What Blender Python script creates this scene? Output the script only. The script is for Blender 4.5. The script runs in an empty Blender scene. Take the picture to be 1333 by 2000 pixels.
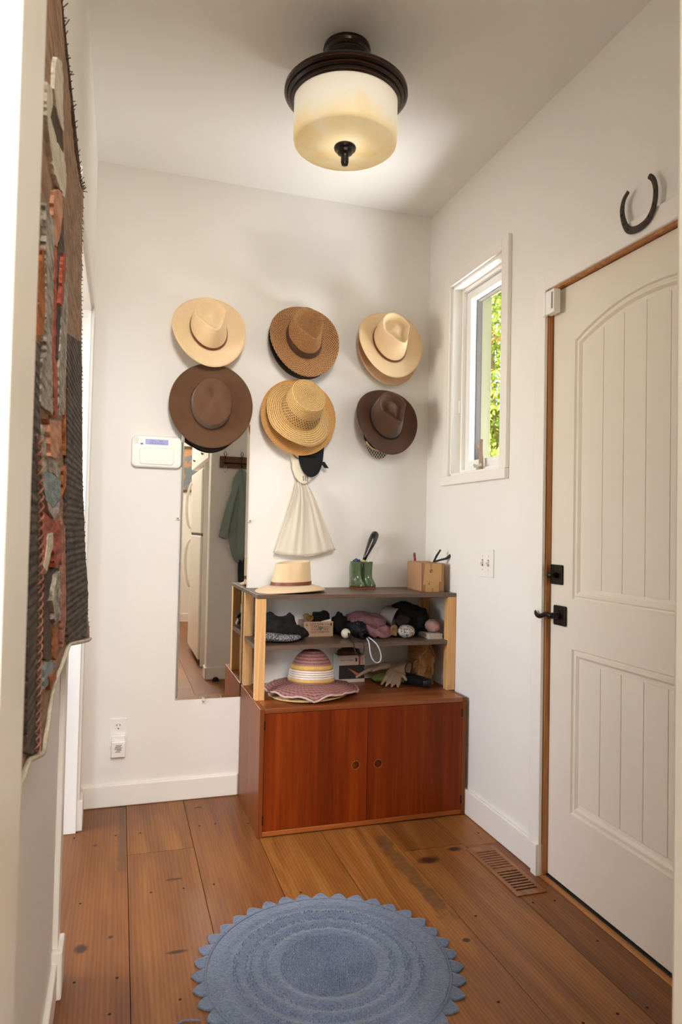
import bpy, bmesh, math, random
import numpy as np
from mathutils import Vector, Matrix, noise as mnoise
from mathutils.geometry import tessellate_polygon
random.seed(7)
SC = bpy.context.scene
COL = SC.collection
PI = math.pi

# ------------------------------------------------------------------ camera
CAMP = np.array([-1.4225, -3.078, 1.1763])
YAW, PITCH, ROLL, FPX = 0.3098, 0.0272, 0.0205, 1347.16
CF = np.array([math.sin(YAW)*math.cos(PITCH), math.cos(YAW)*math.cos(PITCH), math.sin(PITCH)])
_r = np.array([math.cos(YAW), -math.sin(YAW), 0.0]); _u = np.cross(_r, CF)
CR = math.cos(ROLL)*_r + math.sin(ROLL)*_u
CU = -math.sin(ROLL)*_r + math.cos(ROLL)*_u
cd = bpy.data.cameras.new('camera'); cam = bpy.data.objects.new('camera', cd); COL.objects.link(cam)
cd.sensor_fit = 'VERTICAL'; cd.sensor_height = 36.0; cd.sensor_width = 24.0
cd.lens = FPX/2000*36.0
cd.clip_start = 0.02
cd.dof.use_dof = True; cd.dof.focus_distance = 2.9; cd.dof.aperture_fstop = 9.0
m = Matrix.Identity(4)
for i in range(3):
    m[i][0] = CR[i]; m[i][1] = CU[i]; m[i][2] = -CF[i]; m[i][3] = CAMP[i]
cam.matrix_world = m
SC.camera = cam

# ------------------------------------------------------------------ world, sun, window light, exposure
SC.view_settings.view_transform = 'Standard'
SC.view_settings.look = 'None'
SC.view_settings.gamma = 1.0
SC.view_settings.use_curve_mapping = False
SC.view_settings.exposure = 1.12
try:
    SC.cycles.use_denoising = True
    SC.cycles.max_bounces = 12; SC.cycles.diffuse_bounces = 8; SC.cycles.glossy_bounces = 5
    SC.cycles.transmission_bounces = 6; SC.cycles.transparent_max_bounces = 12
    SC.cycles.sample_clamp_indirect = 6.0
    SC.cycles.caustics_reflective = False; SC.cycles.caustics_refractive = False
except Exception: pass
w = bpy.data.worlds.new('sky'); SC.world = w; w.use_nodes = True
wn = w.node_tree.nodes; wl = w.node_tree.links; wn.clear()
wo = wn.new('ShaderNodeOutputWorld'); wb = wn.new('ShaderNodeBackground'); ws = wn.new('ShaderNodeTexSky')
ws.sky_type = 'NISHITA'; ws.sun_disc = False; ws.sun_elevation = math.radians(58); ws.sun_rotation = math.radians(250)
wl.new(ws.outputs[0], wb.inputs[0]); wb.inputs[1].default_value = 0.5; wl.new(wb.outputs[0], wo.inputs[0])

def lamp(name, kind, loc, target, energy, color, size=None, size_y=None, **kw):
    d = bpy.data.lights.new(name, kind); d.energy = energy; d.color = color
    if kind == 'AREA':
        d.shape = 'RECTANGLE'; d.size = size; d.size_y = size_y or size
    elif kind == 'POINT': d.shadow_soft_size = size
    o = bpy.data.objects.new(name, d); COL.objects.link(o); o.location = loc
    if target is not None:
        o.rotation_euler = (Vector(target)-Vector(loc)).to_track_quat('-Z', 'Y').to_euler()
    for k, v in kw.items(): setattr(d, k, v)
    return o
sun = lamp('sun', 'SUN', (0, 0, 8), None, 7.5, (1.0, .93, .80))
sun.rotation_euler = Vector((.45, .10, -.88)).to_track_quat('-Z', 'Y').to_euler(); sun.data.angle = .01
lamp('added_kitchen_light', 'AREA', (-1.30, -6.2, 3.45), (-1.0, 0, 1.3), 134, (1.0, .92, .82), 1.0, 1.6)  # added lamp behind an invented high window, lighting the entry from above
lamp('added_hall_light', 'AREA', (-2.45, -5.95, 1.20), (-1.5, -.2, .9), 32, (.50, .73, 1.0), .95, 1.4)  # added lamp in an invented hall, throwing bluish light on the back wall
lamp('added_side_light', 'AREA', (-3.33, -.85, 1.50), (0, -1.25, 1.3), 21, (1.0, .94, .86), 1.1, 1.2)  # added lamp at an unseen side window, filling the right wall and door
lamp('daylight_entry_window', 'AREA', (1.10, -.80, .62), (-.45, -.28, 2.6), 84, (1.0, 1.0, 1.0), 1.3, 1.3)

# ------------------------------------------------------------------ helpers
def ray(px, py): return CF + CR*(px-666.5)/FPX - CU*(py-1000)/FPX
def on(px, py, ax, v):
    d = ray(px, py); i = 'xyz'.index(ax); t = (v-CAMP[i])/d[i]
    return Vector((CAMP + t*d).tolist())
def lin(c):
    return tuple((x/255/12.92 if x/255 <= .04045 else ((x/255+.055)/1.055)**2.4) for x in c) + (1.0,)
def V(*a): return Vector(a)

class NT:
    def __init__(s, name):
        s.m = bpy.data.materials.new(name); s.m.use_nodes = True
        s.t = s.m.node_tree; s.b = s.t.nodes['Principled BSDF']; s.o = s.t.nodes['Material Output']
    def n(s, typ, **kw):
        x = s.t.nodes.new('ShaderNode'+typ)
        for k, v in kw.items():
            if k.startswith('i_'):
                key = k[2:]; key = int(key) if key.isdigit() else key
                x.inputs[key].default_value = v
            else: setattr(x, k, v)
        return x
    def l(s, a, b): s.t.links.new(a, b)
    def math(s, op, a, b=None, c=None):
        x = s.n('Math', operation=op)
        for i, v in enumerate((a, b, c)):
            if v is None: continue
            if isinstance(v, (int, float)): x.inputs[i].default_value = v
            else: s.l(v, x.inputs[i])
        return x.outputs[0]
    def mix(s, fac, a, b, blend='MIX'):
        x = s.n('Mix', data_type='RGBA', blend_type=blend)
        for i, v in ((0, fac), (6, a), (7, b)):
            if isinstance(v, (int, float, tuple)): x.inputs[i].default_value = v
            else: s.l(v, x.inputs[i])
        return x.outputs[2]
    def ramp(s, fac, stops):
        x = s.n('ValToRGB'); e = x.color_ramp.elements
        while len(e) < len(stops): e.new(.5)
        for i, (p, c) in enumerate(stops): e[i].position = p; e[i].color = c
        s.l(fac, x.inputs[0]); return x.outputs[0]
    def noise(s, vec, scale, detail=3, rough=.5, dist=0):
        x = s.n('TexNoise'); x.inputs['Scale'].default_value = scale; x.inputs['Detail'].default_value = detail
        x.inputs['Roughness'].default_value = rough; x.inputs['Distortion'].default_value = dist
        if vec is not None: s.l(vec, x.inputs['Vector'])
        return x.outputs['Fac']
    def coord(s, kind='Object', scale=(1, 1, 1), loc=(0, 0, 0)):
        if kind == 'World': c = s.n('NewGeometry').outputs['Position']
        else: c = s.n('TexCoord').outputs[kind]
        mp = s.n('Mapping'); mp.inputs['Scale'].default_value = scale; mp.inputs['Location'].default_value = loc
        s.l(c, mp.inputs['Vector']); return mp.outputs[0]
    def bump(s, h, strength, dist=.002):
        x = s.n('Bump'); x.inputs['Strength'].default_value = strength; x.inputs['Distance'].default_value = dist
        s.l(h, x.inputs['Height']); s.l(x.outputs[0], s.b.inputs['Normal']); return x
    def set(s, **kw):
        for k, v in kw.items(): s.b.inputs[k.replace('_', ' ')].default_value = v

MATS = {}
def pbr(name, col, rough=.5, metal=0., var=0., vs=9., bump=0., bs=90., spec=None, sheen=0., coat=0., stretch=(1, 1, 1), bdist=.002):
    if name in MATS: return MATS[name]
    t = NT(name); c = lin(col)
    t.set(Roughness=rough, Metallic=metal)
    t.b.inputs['Base Color'].default_value = c
    if spec is not None: t.b.inputs['Specular IOR Level'].default_value = spec
    if sheen: t.b.inputs['Sheen Weight'].default_value = sheen
    if coat: t.b.inputs['Coat Weight'].default_value = coat; t.b.inputs['Coat Roughness'].default_value = .15
    if var:
        n = t.noise(t.coord('World', stretch), vs, 4, .6)
        lo = tuple(x*(1-var) for x in c[:3])+(1,); hi = tuple(min(1, x*(1+var)) for x in c[:3])+(1,)
        t.l(t.ramp(n, [(.3, lo), (.7, hi)]), t.b.inputs['Base Color'])
    if bump:
        t.bump(t.noise(t.coord('World', stretch), bs, 3, .6), bump, bdist)
    MATS[name] = t.m; return t.m

def wood(name, dark, mid, light, axis='z', rough=.4, freq=26., along=1.6, coat=0., bump=.08, streak=.5, spec=None):
    if name in MATS: return MATS[name]
    t = NT(name); sc = [freq]*3; sc['xyz'.index(axis)] = along
    oi = t.n('ObjectInfo'); off = t.n('VectorMath', operation='SCALE'); off.inputs[0].default_value = (7.3, 3.1, 5.7)
    t.l(oi.outputs['Random'], off.inputs['Scale'])
    mp = t.n('Mapping'); mp.inputs['Scale'].default_value = sc
    t.l(t.n('NewGeometry').outputs['Position'], mp.inputs['Vector']); t.l(off.outputs[0], mp.inputs['Location'])
    n1 = t.noise(mp.outputs[0], 1.0, 5, .62, .6); 
    mp2 = t.n('Mapping'); mp2.inputs['Scale'].default_value = [x*(7 if i != 'xyz'.index(axis) else 3) for i, x in enumerate(sc)]
    t.l(t.n('NewGeometry').outputs['Position'], mp2.inputs['Vector'])
    n2 = t.noise(mp2.outputs[0], 1.0, 3, .6)
    f = t.math('ADD', t.math('MULTIPLY', n1, 1-streak*.5), t.math('MULTIPLY', n2, streak*.5))
    t.l(t.ramp(f, [(.30, lin(dark)), (.50, lin(mid)), (.70, lin(light))]), t.b.inputs['Base Color'])
    t.set(Roughness=rough)
    if spec is not None: t.b.inputs['Specular IOR Level'].default_value = spec
    if coat: t.b.inputs['Coat Weight'].default_value = coat; t.b.inputs['Coat Roughness'].default_value = .22
    if bump: t.bump(n2, bump, .001)
    MATS[name] = t.m; return t.m

# mesh builder ---------------------------------------------------------------
ORG = {}
class MB:
    def __init__(s): s.v = []; s.f = []; s.uv = {}
    def add(s, vs, fs):
        o = len(s.v); s.v += [Vector(p) for p in vs]; s.f += [tuple(i+o for i in f) for f in fs]; return s
    def box(s, x0, x1, y0, y1, z0, z1):
        x0, x1 = sorted((x0, x1)); y0, y1 = sorted((y0, y1)); z0, z1 = sorted((z0, z1))
        return s.add([(x0,y0,z0),(x1,y0,z0),(x1,y1,z0),(x0,y1,z0),(x0,y0,z1),(x1,y0,z1),(x1,y1,z1),(x0,y1,z1)],
              [(0,3,2,1),(4,5,6,7),(0,1,5,4),(1,2,6,5),(2,3,7,6),(3,0,4,7)])
    def obox(s, c, dx, dy, dz, X, Y, Z):
        c = Vector(c); vs = []
        for k in (-1, 1):
            for a, b in ((-1,-1),(1,-1),(1,1),(-1,1)): vs.append(c+Vector(X)*a*dx+Vector(Y)*b*dy+Vector(Z)*k*dz)
        return s.add(vs, [(0,3,2,1),(4,5,6,7),(0,1,5,4),(1,2,6,5),(2,3,7,6),(3,0,4,7)])
    def surf(s, rows, closed=True, capa=False, capb=False, uvs=None):
        """rows: list of rings of points"""
        nr, nc = len(rows), len(rows[0]); o = len(s.v)
        for r in rows: s.v += [Vector(p) for p in r]
        for i in range(nr-1):
            for j in range(nc if closed else nc-1):
                k = (j+1) % nc
                if uvs is not None:
                    s.uv[len(s.f)] = [(j/nc*uvs[2], uvs[1][i]), ((j+1)/nc*uvs[2], uvs[1][i]), ((j+1)/nc*uvs[2], uvs[1][i+1]), (j/nc*uvs[2], uvs[1][i+1])]
                s.f.append((o+i*nc+j, o+i*nc+k, o+(i+1)*nc+k, o+(i+1)*nc+j))
        if capa: s.f.append(tuple(o+j for j in reversed(range(nc))))
        if capb: s.f.append(tuple(o+(nr-1)*nc+j for j in range(nc)))
        return s
    def lathe(s, prof, c, X=(1,0,0), Y=(0,1,0), Z=(0,0,1), n=32, capa=False, capb=False, ex=1., ey=1.):
        c = Vector(c); X, Y, Z = Vector(X), Vector(Y), Vector(Z)
        rows = [[c + X*(r*ex*math.cos(2*PI*j/n)) + Y*(r*ey*math.sin(2*PI*j/n)) + Z*z for j in range(n)] for r, z in prof]
        return s.surf(rows, True, capa, capb)
    def cyl(s, a, b, r0, r1=None, n=20, cap=True):
        a, b = Vector(a), Vector(b); r1 = r0 if r1 is None else r1
        Z = (b-a).normalized(); X = Z.orthogonal().normalized(); Y = Z.cross(X)
        return s.lathe([(r0, 0), (r1, (b-a).length)], a, X, Y, Z, n, cap, cap)
    def tube(s, pts, r, n=10, closed=False, flat=1., up=None):
        pts = [Vector(p) for p in pts]; N = len(pts); rows = []
        R = r if isinstance(r, (list, tuple)) else [r]*N
        prev = None
        for i, p in enumerate(pts):
            if closed: d = pts[(i+1) % N]-pts[i-1]
            else: d = pts[min(i+1, N-1)]-pts[max(i-1, 0)]
            d.normalize()
            if prev is None: X = (Vector(up).cross(d) if up is not None else d.orthogonal())
            else: X = prev-d*prev.dot(d)
            if X.length < 1e-6: X = d.orthogonal()
            X.normalize(); prev = X; Y = d.cross(X)
            rows.append([p+X*(R[i]*math.cos(2*PI*j/n))+Y*(R[i]*flat*math.sin(2*PI*j/n)) for j in range(n)])
        if closed: rows.append(rows[0])
        return s.surf(rows, True, not closed, not closed)
    def poly(s, pts, off):
        """prism: planar polygon pts (3D) extruded by vector off"""
        pts = [Vector(p) for p in pts]; off = Vector(off); n = len(pts)
        tri = tessellate_polygon([pts]); o = len(s.v)
        s.v += pts + [p+off for p in pts]
        for t in tri:
            s.f.append((o+t[0], o+t[1], o+t[2])); s.f.append((o+n+t[2], o+n+t[1], o+n+t[0]))
        for i in range(n):
            j = (i+1) % n; s.f.append((o+i, o+j, o+n+j, o+n+i))
        return s
    def build(s, name, mat, parent=None, smooth=False, bevel=0., bseg=2, solid=0., subsurf=0, remesh=0., origin=None, soff=-1):
        me = bpy.data.meshes.new(name)
        if parent is not None: org = ORG[parent.name]
        elif origin is not None: org = Vector(origin)
        else:
            xs = [p.x for p in s.v]; ys = [p.y for p in s.v]; zs = [p.z for p in s.v]
            org = Vector(((min(xs)+max(xs))/2, (min(ys)+max(ys))/2, min(zs)))
        me.from_pydata([(p-org)[:] for p in s.v], [], s.f)
        if s.uv:
            ul = me.uv_layers.new(name='UVMap')
            for pi, poly in enumerate(me.polygons):
                if pi in s.uv:
                    for k, li in enumerate(poly.loop_indices): ul.data[li].uv = s.uv[pi][k]
        me.validate(); me.materials.append(mat)
        bm = bmesh.new(); bm.from_mesh(me); bmesh.ops.recalc_face_normals(bm, faces=bm.faces); bm.to_mesh(me); bm.free()
        if smooth:
            for p in me.polygons: p.use_smooth = True
        o = bpy.data.objects.new(name, me); COL.objects.link(o)
        if parent is not None: o.parent = parent
        else: o.location = org
        ORG[o.name] = org
        if remesh:
            r = o.modifiers.new('merge', 'REMESH'); r.mode = 'VOXEL'; r.voxel_size = remesh; r.use_smooth_shade = True
            q = o.modifiers.new('soft', 'SMOOTH'); q.factor = .5; q.iterations = 4
        if subsurf:
            q = o.modifiers.new('sub', 'SUBSURF'); q.levels = q.render_levels = subsurf
        if solid:
            q = o.modifiers.new('thick', 'SOLIDIFY'); q.thickness = solid; q.offset = soff
        if bevel:
            q = o.modifiers.new('bevel', 'BEVEL'); q.width = bevel; q.segments = bseg; q.limit_method = 'ANGLE'; q.angle_limit = math.radians(40)
        return o
def tag(o, label, cat, group=None, kind=None):
    o['label'] = label; o['category'] = cat
    if group: o['group'] = group
    if kind: o['kind'] = kind
    return o
def thing(name, loc, label, cat, group=None, kind=None):
    o = bpy.data.objects.new(name, None); COL.objects.link(o); o.location = loc; o.empty_display_size = .05
    ORG[o.name] = Vector(loc); return tag(o, label, cat, group, kind)
def B(name, mat, parent, *dims, **kw): return MB().box(*dims).build(name, mat, parent, **kw)
def structure(o, label, cat): return tag(o, label, cat, kind='structure')
def text(s, size, c, X, Y, N, mat, parent, name='lettering', depth=.0004, align='CENTER'):
    cu = bpy.data.curves.new('t', 'FONT'); cu.body = s; cu.size = size; cu.align_x = align; cu.align_y = 'CENTER'; cu.resolution_u = 3
    ob = bpy.data.objects.new('t', cu); COL.objects.link(ob)
    dg = bpy.context.evaluated_depsgraph_get(); me = bpy.data.meshes.new_from_object(ob.evaluated_get(dg))
    mb = MB(); c, X, Y, N = Vector(c), Vector(X).normalized(), Vector(Y).normalized(), Vector(N).normalized()
    vs = [c+X*v.co.x+Y*v.co.y+N*depth for v in me.vertices]
    mb.add(vs, [tuple(p.vertices) for p in me.polygons])
    bpy.data.objects.remove(ob); bpy.data.curves.remove(cu); bpy.data.meshes.remove(me)
    return mb.build(name, mat, parent)
def fbm(p, f, seed=0): return mnoise.fractal(Vector(p)*f+Vector((seed*3.7, seed*1.9, seed*5.3)), .9, 2.0, 4)
def sstep(a, b, x):
    t = max(0, min(1, (x-a)/(b-a))); return t*t*(3-2*t)
def interp(x, xs, ys): return float(np.interp(x, xs, ys))

# ------------------------------------------------------------------ materials of the setting
def wallpaint(name, col, rough=.6):
    return pbr(name, col, rough, bump=.05, bs=220, spec=.3, bdist=.001)
M_WALL = wallpaint('wall_paint', (238, 236, 231))
M_CEIL = wallpaint('ceiling_paint', (238, 238, 234), .8)
M_TRIM = pbr('trim_paint', (242, 239, 233), .38, spec=.4)
M_DOOR = pbr('door_paint', (236, 228, 214), .42, var=.015, vs=4, spec=.4)
M_VINYL = pbr('window_vinyl', (246, 246, 243), .3)

def glass_mat(name, refl=.08):
    t = NT(name); tr = t.n('BsdfTransparent'); gl = t.n('BsdfGlossy'); gl.inputs['Roughness'].default_value = .02
    mx = t.n('MixShader'); lw = t.n('LayerWeight'); lw.inputs[0].default_value = .35
    t.l(t.math('MULTIPLY', lw.outputs['Facing'], refl*2.2), mx.inputs[0]); t.l(tr.outputs[0], mx.inputs[1]); t.l(gl.outputs[0], mx.inputs[2])
    t.l(mx.outputs[0], t.o.inputs['Surface']); return t.m
M_GLASS = glass_mat('window_glass')
def floor_mat():
    t = NT('floor_boards'); g = t.n('NewGeometry').outputs['Position']
    oi = t.n('ObjectInfo'); rnd = oi.outputs['Random']
    off = t.n('VectorMath', operation='SCALE'); off.inputs[0].default_value = (3.3, 9.1, 1.7); t.l(rnd, off.inputs['Scale'])
    mp = t.n('Mapping'); mp.inputs['Scale'].default_value = (9, .9, 1); t.l(g, mp.inputs['Vector']); t.l(off.outputs[0], mp.inputs['Location'])
    broad = t.noise(mp.outputs[0], 1.0, 4, .55, 1.4)
    mp2 = t.n('Mapping'); mp2.inputs['Scale'].default_value = (90, 3, 1); t.l(g, mp2.inputs['Vector']); t.l(off.outputs[0], mp2.inputs['Location'])
    fine = t.noise(mp2.outputs[0], 1.0, 3, .6, .3)
    rings = t.n('TexWave', wave_type='BANDS', bands_direction='X'); mp3 = t.n('Mapping'); mp3.inputs['Scale'].default_value = (16, .9, 1)
    t.l(g, mp3.inputs['Vector']); t.l(off.outputs[0], mp3.inputs['Location']); t.l(mp3.outputs[0], rings.inputs['Vector'])
    rings.inputs['Scale'].default_value = 1.6; rings.inputs['Distortion'].default_value = 7; rings.inputs['Detail'].default_value = 2; rings.inputs['Detail Scale'].default_value = .8
    f = t.math('ADD', t.math('MULTIPLY', broad, .80), t.math('ADD', t.math('MULTIPLY', fine, .11), t.math('MULTIPLY', rings.outputs['Fac'], .09)))
    c = t.ramp(f, [(.26, lin((104, 62, 28))), (.48, lin((144, 94, 46))), (.72, lin((178, 126, 68)))])
    tone = t.ramp(rnd, [(0, lin((214, 196, 186))), (.5, lin((238, 228, 216))), (1, lin((255, 248, 238)))])
    c = t.mix(1.0, c, tone, 'MULTIPLY')
    sep = t.n('SeparateXYZ'); t.l(g, sep.inputs[0]); X, Y = sep.outputs[0], sep.outputs[1]
    # weathered saw-marked strips along two boards and a few knots: marks of the boards themselves
    wob = t.noise(g, 14, 3, .6); sq = t.noise(t.coord('World', (30, 70, 1)), 1, 2, .6)
    for x0, wd, y0, y1 in ((-1.383, .016, -.62, .02), (-.435, .035, -1.16, -.52)):
        mx = t.math('SUBTRACT', 1.0, t.math('DIVIDE', t.math('ABSOLUTE', t.math('SUBTRACT', X, x0)), wd))
        my = t.math('MINIMUM', t.math('MULTIPLY', t.math('SUBTRACT', Y, y0), 8), t.math('MULTIPLY', t.math('SUBTRACT', y1, Y), 8))
        k = t.math('MINIMUM', mx, my); k = t.math('ADD', k, t.math('MULTIPLY', t.math('SUBTRACT', wob, .5), 1.6))
        k = t.math('MULTIPLY', t.ramp(k, [(.1, (0,0,0,1)), (.45, (1,1,1,1))]), t.math('ADD', .25, t.math('MULTIPLY', sq, .8)))
        c = t.mix(k, c, lin((88, 62, 42)))
    for kx, ky, rx, ry in KNOTS:
        dx = t.math('DIVIDE', t.math('SUBTRACT', X, kx), rx); dy = t.math('DIVIDE', t.math('SUBTRACT', Y, ky), ry)
        r = t.math('SQRT', t.math('ADD', t.math('MULTIPLY', dx, dx), t.math('MULTIPLY', dy, dy)))
        r = t.math('ADD', r, t.math('MULTIPLY', t.math('SUBTRACT', wob, .5), .7))
        c = t.mix(t.ramp(r, [(.55, (1,1,1,1)), (.95, (.35,.35,.35,1)), (1.0, (0,0,0,1))]), c, lin((62, 32, 18)))
    t.l(c, t.b.inputs['Base Color'])
    t.l(t.math('ADD', .30, t.math('MULTIPLY', broad, .22)), t.b.inputs['Roughness'])
    t.b.inputs['Specular IOR Level'].default_value = .42
    t.bump(fine, .10, .0012)
    return t.m
KNOTS = []
for px, py, rx, ry in ((158, 1853, .019, .024), (838, 1679, .044, .028), (888, 1658, .030, .020), (216, 1830, .009, .009), (186, 1651, .009, .010),
                       (345, 1859, .034, .009), (485, 1608, .007, .006), (912, 1836, .013, .011), (340, 1717, .03, .007), (388, 1577, .018, .009)):
    P = on(px, py, 'z', 0); KNOTS.append((P.x, P.y, rx, ry))
M_FLOOR = floor_mat()
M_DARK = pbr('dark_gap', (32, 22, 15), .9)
H = 2.728
WL = -1.555
YF = -2.375       # entry face of the front wall
YK = -2.50        # kitchen face of the front wall
JL, JR = -1.5055, -.755

# ------------------------------------------------------------------ floor of single boards
fl = structure(MB().box(-3.5, 1.0, -5.9, .2, -.06, -.018).build('floor', M_DARK, origin=(0, 0, 0)), 'wide reclaimed pine board floor of the entry', 'floor')
unit = bpy.data.meshes.new('plank')
ub = MB().box(-.5, .5, -.5, .5, -1, 0)
unit.from_pydata([v[:] for v in ub.v], [], ub.f); unit.materials.append(M_FLOOR)
seams = [-3.5, -3.3, -3.06, -2.82, -2.58, -2.335, -2.09, -1.85, -1.61, -1.365, -1.13, -.885, -.64, -.395, -.15, .10, .34, .58, .82, 1.0]
rs = random.Random(3)
fixed = {-1.365: [-.47, -2.9], -.15: [-.728, -2.2], -1.61: [-2.5], -1.13: [-2.1], -.395: [-.705, -3.3], -.885: [-1.9], -.64: [-2.45]}
for a, b in zip(seams[:-1], seams[1:]):
    cuts = sorted([-5.9, .0 if a > -1.6 else .12] + (fixed[a] if a in fixed else [rs.uniform(-5, -4), rs.uniform(-3.2, -1.2)]))
    for y0, y1 in zip(cuts[:-1], cuts[1:]):
        o = bpy.data.objects.new('plank', unit); COL.objects.link(o); o.parent = fl
        dz = rs.uniform(0, .0006)
        o.location = ((a+b)/2, (y0+y1)/2, -dz); o.scale = (b-a-.0022, y1-y0-.0022, .018)
nh = MB()
for px, py in ((145,1637),(226,1632),(157,1765),(295,1743),(359,1735),(390,1613),(421,1609),(418,1727),(229,1910),(145,1919),(214,1981),(352,1952),
               (935,1627),(1042,1763),(1084,1759),(930,1789),(974,1957),(1207,1980),(1265,1968),(1168,1838),(1140,1998),(588,1743),(274,1627)):
    P = on(px, py, 'z', 0)
    nh.lathe([(.0001, .0007), (.0036, .0007), (.0040, 0)], P, n=8)
nh = nh.build('nail_holes', pbr('nail_hole', (28, 20, 16), .8), fl); nh['kind'] = 'stuff'

# ------------------------------------------------------------------ room shell
HK = 4.7  # kitchen made tall to hold the invented high window
ceil = MB().box(-3.5, 1.0, YK, .14, H, H+.12)
structure(ceil.build('ceiling', M_CEIL), 'flat white ceiling over the entry', 'ceiling')
structure(MB().box(-1.86, 1.0, -5.9, YK+.12, HK, HK+.1).build('ceiling_kitchen', M_CEIL), 'unseen white kitchen ceiling, set high for the added window', 'ceiling')
rf = MB().box(-4.5, 1.15, YK, 1.0, H+.12, H+.2); rf.box(-3.3, 1.15, -6.9, YK+.3, HK+.1, HK+.2); rf.box(-4.5, -1.86, -6.9, YK, H+.12, H+.2)
structure(rf.build('sun_block_roof', M_DARK), 'unseen roof above the ceiling, eaves added to block the sun', 'roof')  # out of view; its eaves are added to keep direct sun off the windows
structure(B('wall_back', M_WALL, None, -1.675, .14, 0, .14, 0, H), 'white back wall hung with hats', 'wall')
wr = MB(); WY0, WY1, WZ0, WZ1 = -.70, -.252, 1.432, 2.297; DY0, DY1, DZ1 = -1.932, -.994, 2.041
wr.box(0, .14, WY1, 0, 0, H); wr.box(0, .14, WY0, WY1, 0, WZ0); wr.box(0, .14, WY0, WY1, WZ1, H)
wr.box(0, .14, DY1, WY0, 0, H); wr.box(0, .14, DY0, DY1, DZ1, H); wr.box(0, .14, YF, DY0, 0, H)
structure(wr.build('wall_right', M_WALL), 'white right wall with window and entry door', 'wall')
OY0, OY1, OZ = -1.128, -.222, 2.03
wl_ = MB(); wl_.box(WL-.12, WL, OY1, 0, 0, H); wl_.box(WL-.12, WL, OY0, OY1, OZ, H); wl_.box(WL-.12, WL, YF, OY0, 0, H)
structure(wl_.build('wall_left', M_WALL), 'white left wall behind the woven tapestry', 'wall')
KX0, KX1, KY = -1.75, .9, -5.8
wf = MB(); wf.box(WL-.12, JL, YK, YF, 0, H); wf.box(JR, .14, YK, YF, 0, H); wf.box(KX0-.1, 1.0, YK, YK+.12, H+.001, HK)
structure(wf.build('wall_front', M_WALL, bevel=.006), 'white wall around the doorway, coat rack on it', 'wall')
# kitchen and side room shells; the hall and windows are added for light
structure(B('wall_kitchen_east', M_WALL, None, KX1, 1.0, KY, YK, 0, HK), 'kitchen wall behind the refrigerator', 'wall')
kn = MB(); kn.box(KX0-.1, WL-.12, YK, YK+.12, 0, H+.001); kn.box(.14, 1.0, YK, YK+.12, 0, H)
structure(kn.build('wall_kitchen_north', M_WALL), 'kitchen wall beside the doorway', 'wall')
structure(B('wall_kitchen_west', M_WALL, None, KX0-.1, KX0, KY, YK, 0, HK), 'west wall of the kitchen', 'wall')
ks = MB()
KW = (-1.74, -.78, 2.5, 4.35)  # invented opening, placed high so light falls in from above
ks.box(KX0-.1, KW[0], KY-.1, KY, 0, HK); ks.box(KW[1], 1.0, KY-.1, KY, 0, HK); ks.box(KW[0], KW[1], KY-.1, KY, 0, KW[2]); ks.box(KW[0], KW[1], KY-.1, KY, KW[3], HK)
structure(ks.build('wall_kitchen_south', M_WALL), 'kitchen wall with the added wide window', 'wall')
SX = -3.2
structure(B('wall_side_north', M_WALL, None, SX-.1, WL-.12, .02, .14, 0, H), 'north wall of the side room', 'wall')
sw = MB(); sw.box(SX-.1, SX, -.22, .02, 0, H); sw.box(SX-.1, SX, KY-.1, -1.45, 0, H); sw.box(SX-.1, SX, -1.45, -.22, 0, .9); sw.box(SX-.1, SX, -1.45, -.22, 2.15, H)
structure(sw.build('wall_side_west', M_WALL), 'west wall of the side room with its added window', 'wall')
hs_ = MB(); hs_.box(SX, -2.95, KY-.1, KY, 0, H); hs_.box(-1.95, KX0-.1, KY-.1, KY, 0, H); hs_.box(-2.95, -1.95, KY-.1, KY, 0, .45); hs_.box(-2.95, -1.95, KY-.1, KY, 2.0, H)
structure(hs_.build('wall_hall_south', M_WALL), 'end wall of the added side hall with its added window', 'wall')
structure(MB().box(-3.5, KX0-.1, -5.9, YK, H, H+.12).build('ceiling_hall', M_CEIL), 'white ceiling of the added side hall', 'ceiling')
def plain_window(name, axis, p0, p1, a0, a1, z0, z1, label):
    """frame, mullion and pane of a window in a wall normal to axis"""
    wn_ = thing(name, ((p0+p1)/2, (a0+a1)/2, z0) if axis == 'x' else ((a0+a1)/2, (p0+p1)/2, z0), label, 'window', kind='structure')
    def bx(mb, u0, u1, v0, v1, q0=p0, q1=p1):
        return mb.box(q0, q1, u0, u1, v0, v1) if axis == 'x' else mb.box(u0, u1, q0, q1, v0, v1)
    f = MB(); bx(f, a0, a1, z0, z0+.05); bx(f, a0, a1, z1-.05, z1); bx(f, a0, a0+.05, z0, z1); bx(f, a1-.05, a1, z0, z1)
    f.build('window_frame', M_VINYL, wn_)
    bx(MB(), a0+.04, a1-.04, z0+.04, z1-.04, (p0+p1)/2-.003, (p0+p1)/2+.003).build('pane', M_GLASS, wn_)
    bx(MB(), (a0+a1)/2-.02, (a0+a1)/2+.02, z0+.05, z1-.05).build('mullion', M_VINYL, wn_)
    return wn_
plain_window('added_window_2', 'y', KY-.09, KY-.03, KW[0], KW[1], KW[2], KW[3], 'unseen wide window added high in the kitchen for its light')
plain_window('added_window_3', 'x', SX-.09, SX-.03, -1.45, -.22, .9, 2.15, 'unseen white framed window added in the side room for its light')

plain_window('added_window_4', 'y', KY-.09, KY-.03, -2.95, -1.95, .45, 2.0, 'unseen tall window added at the end of the hall for its light')
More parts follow.
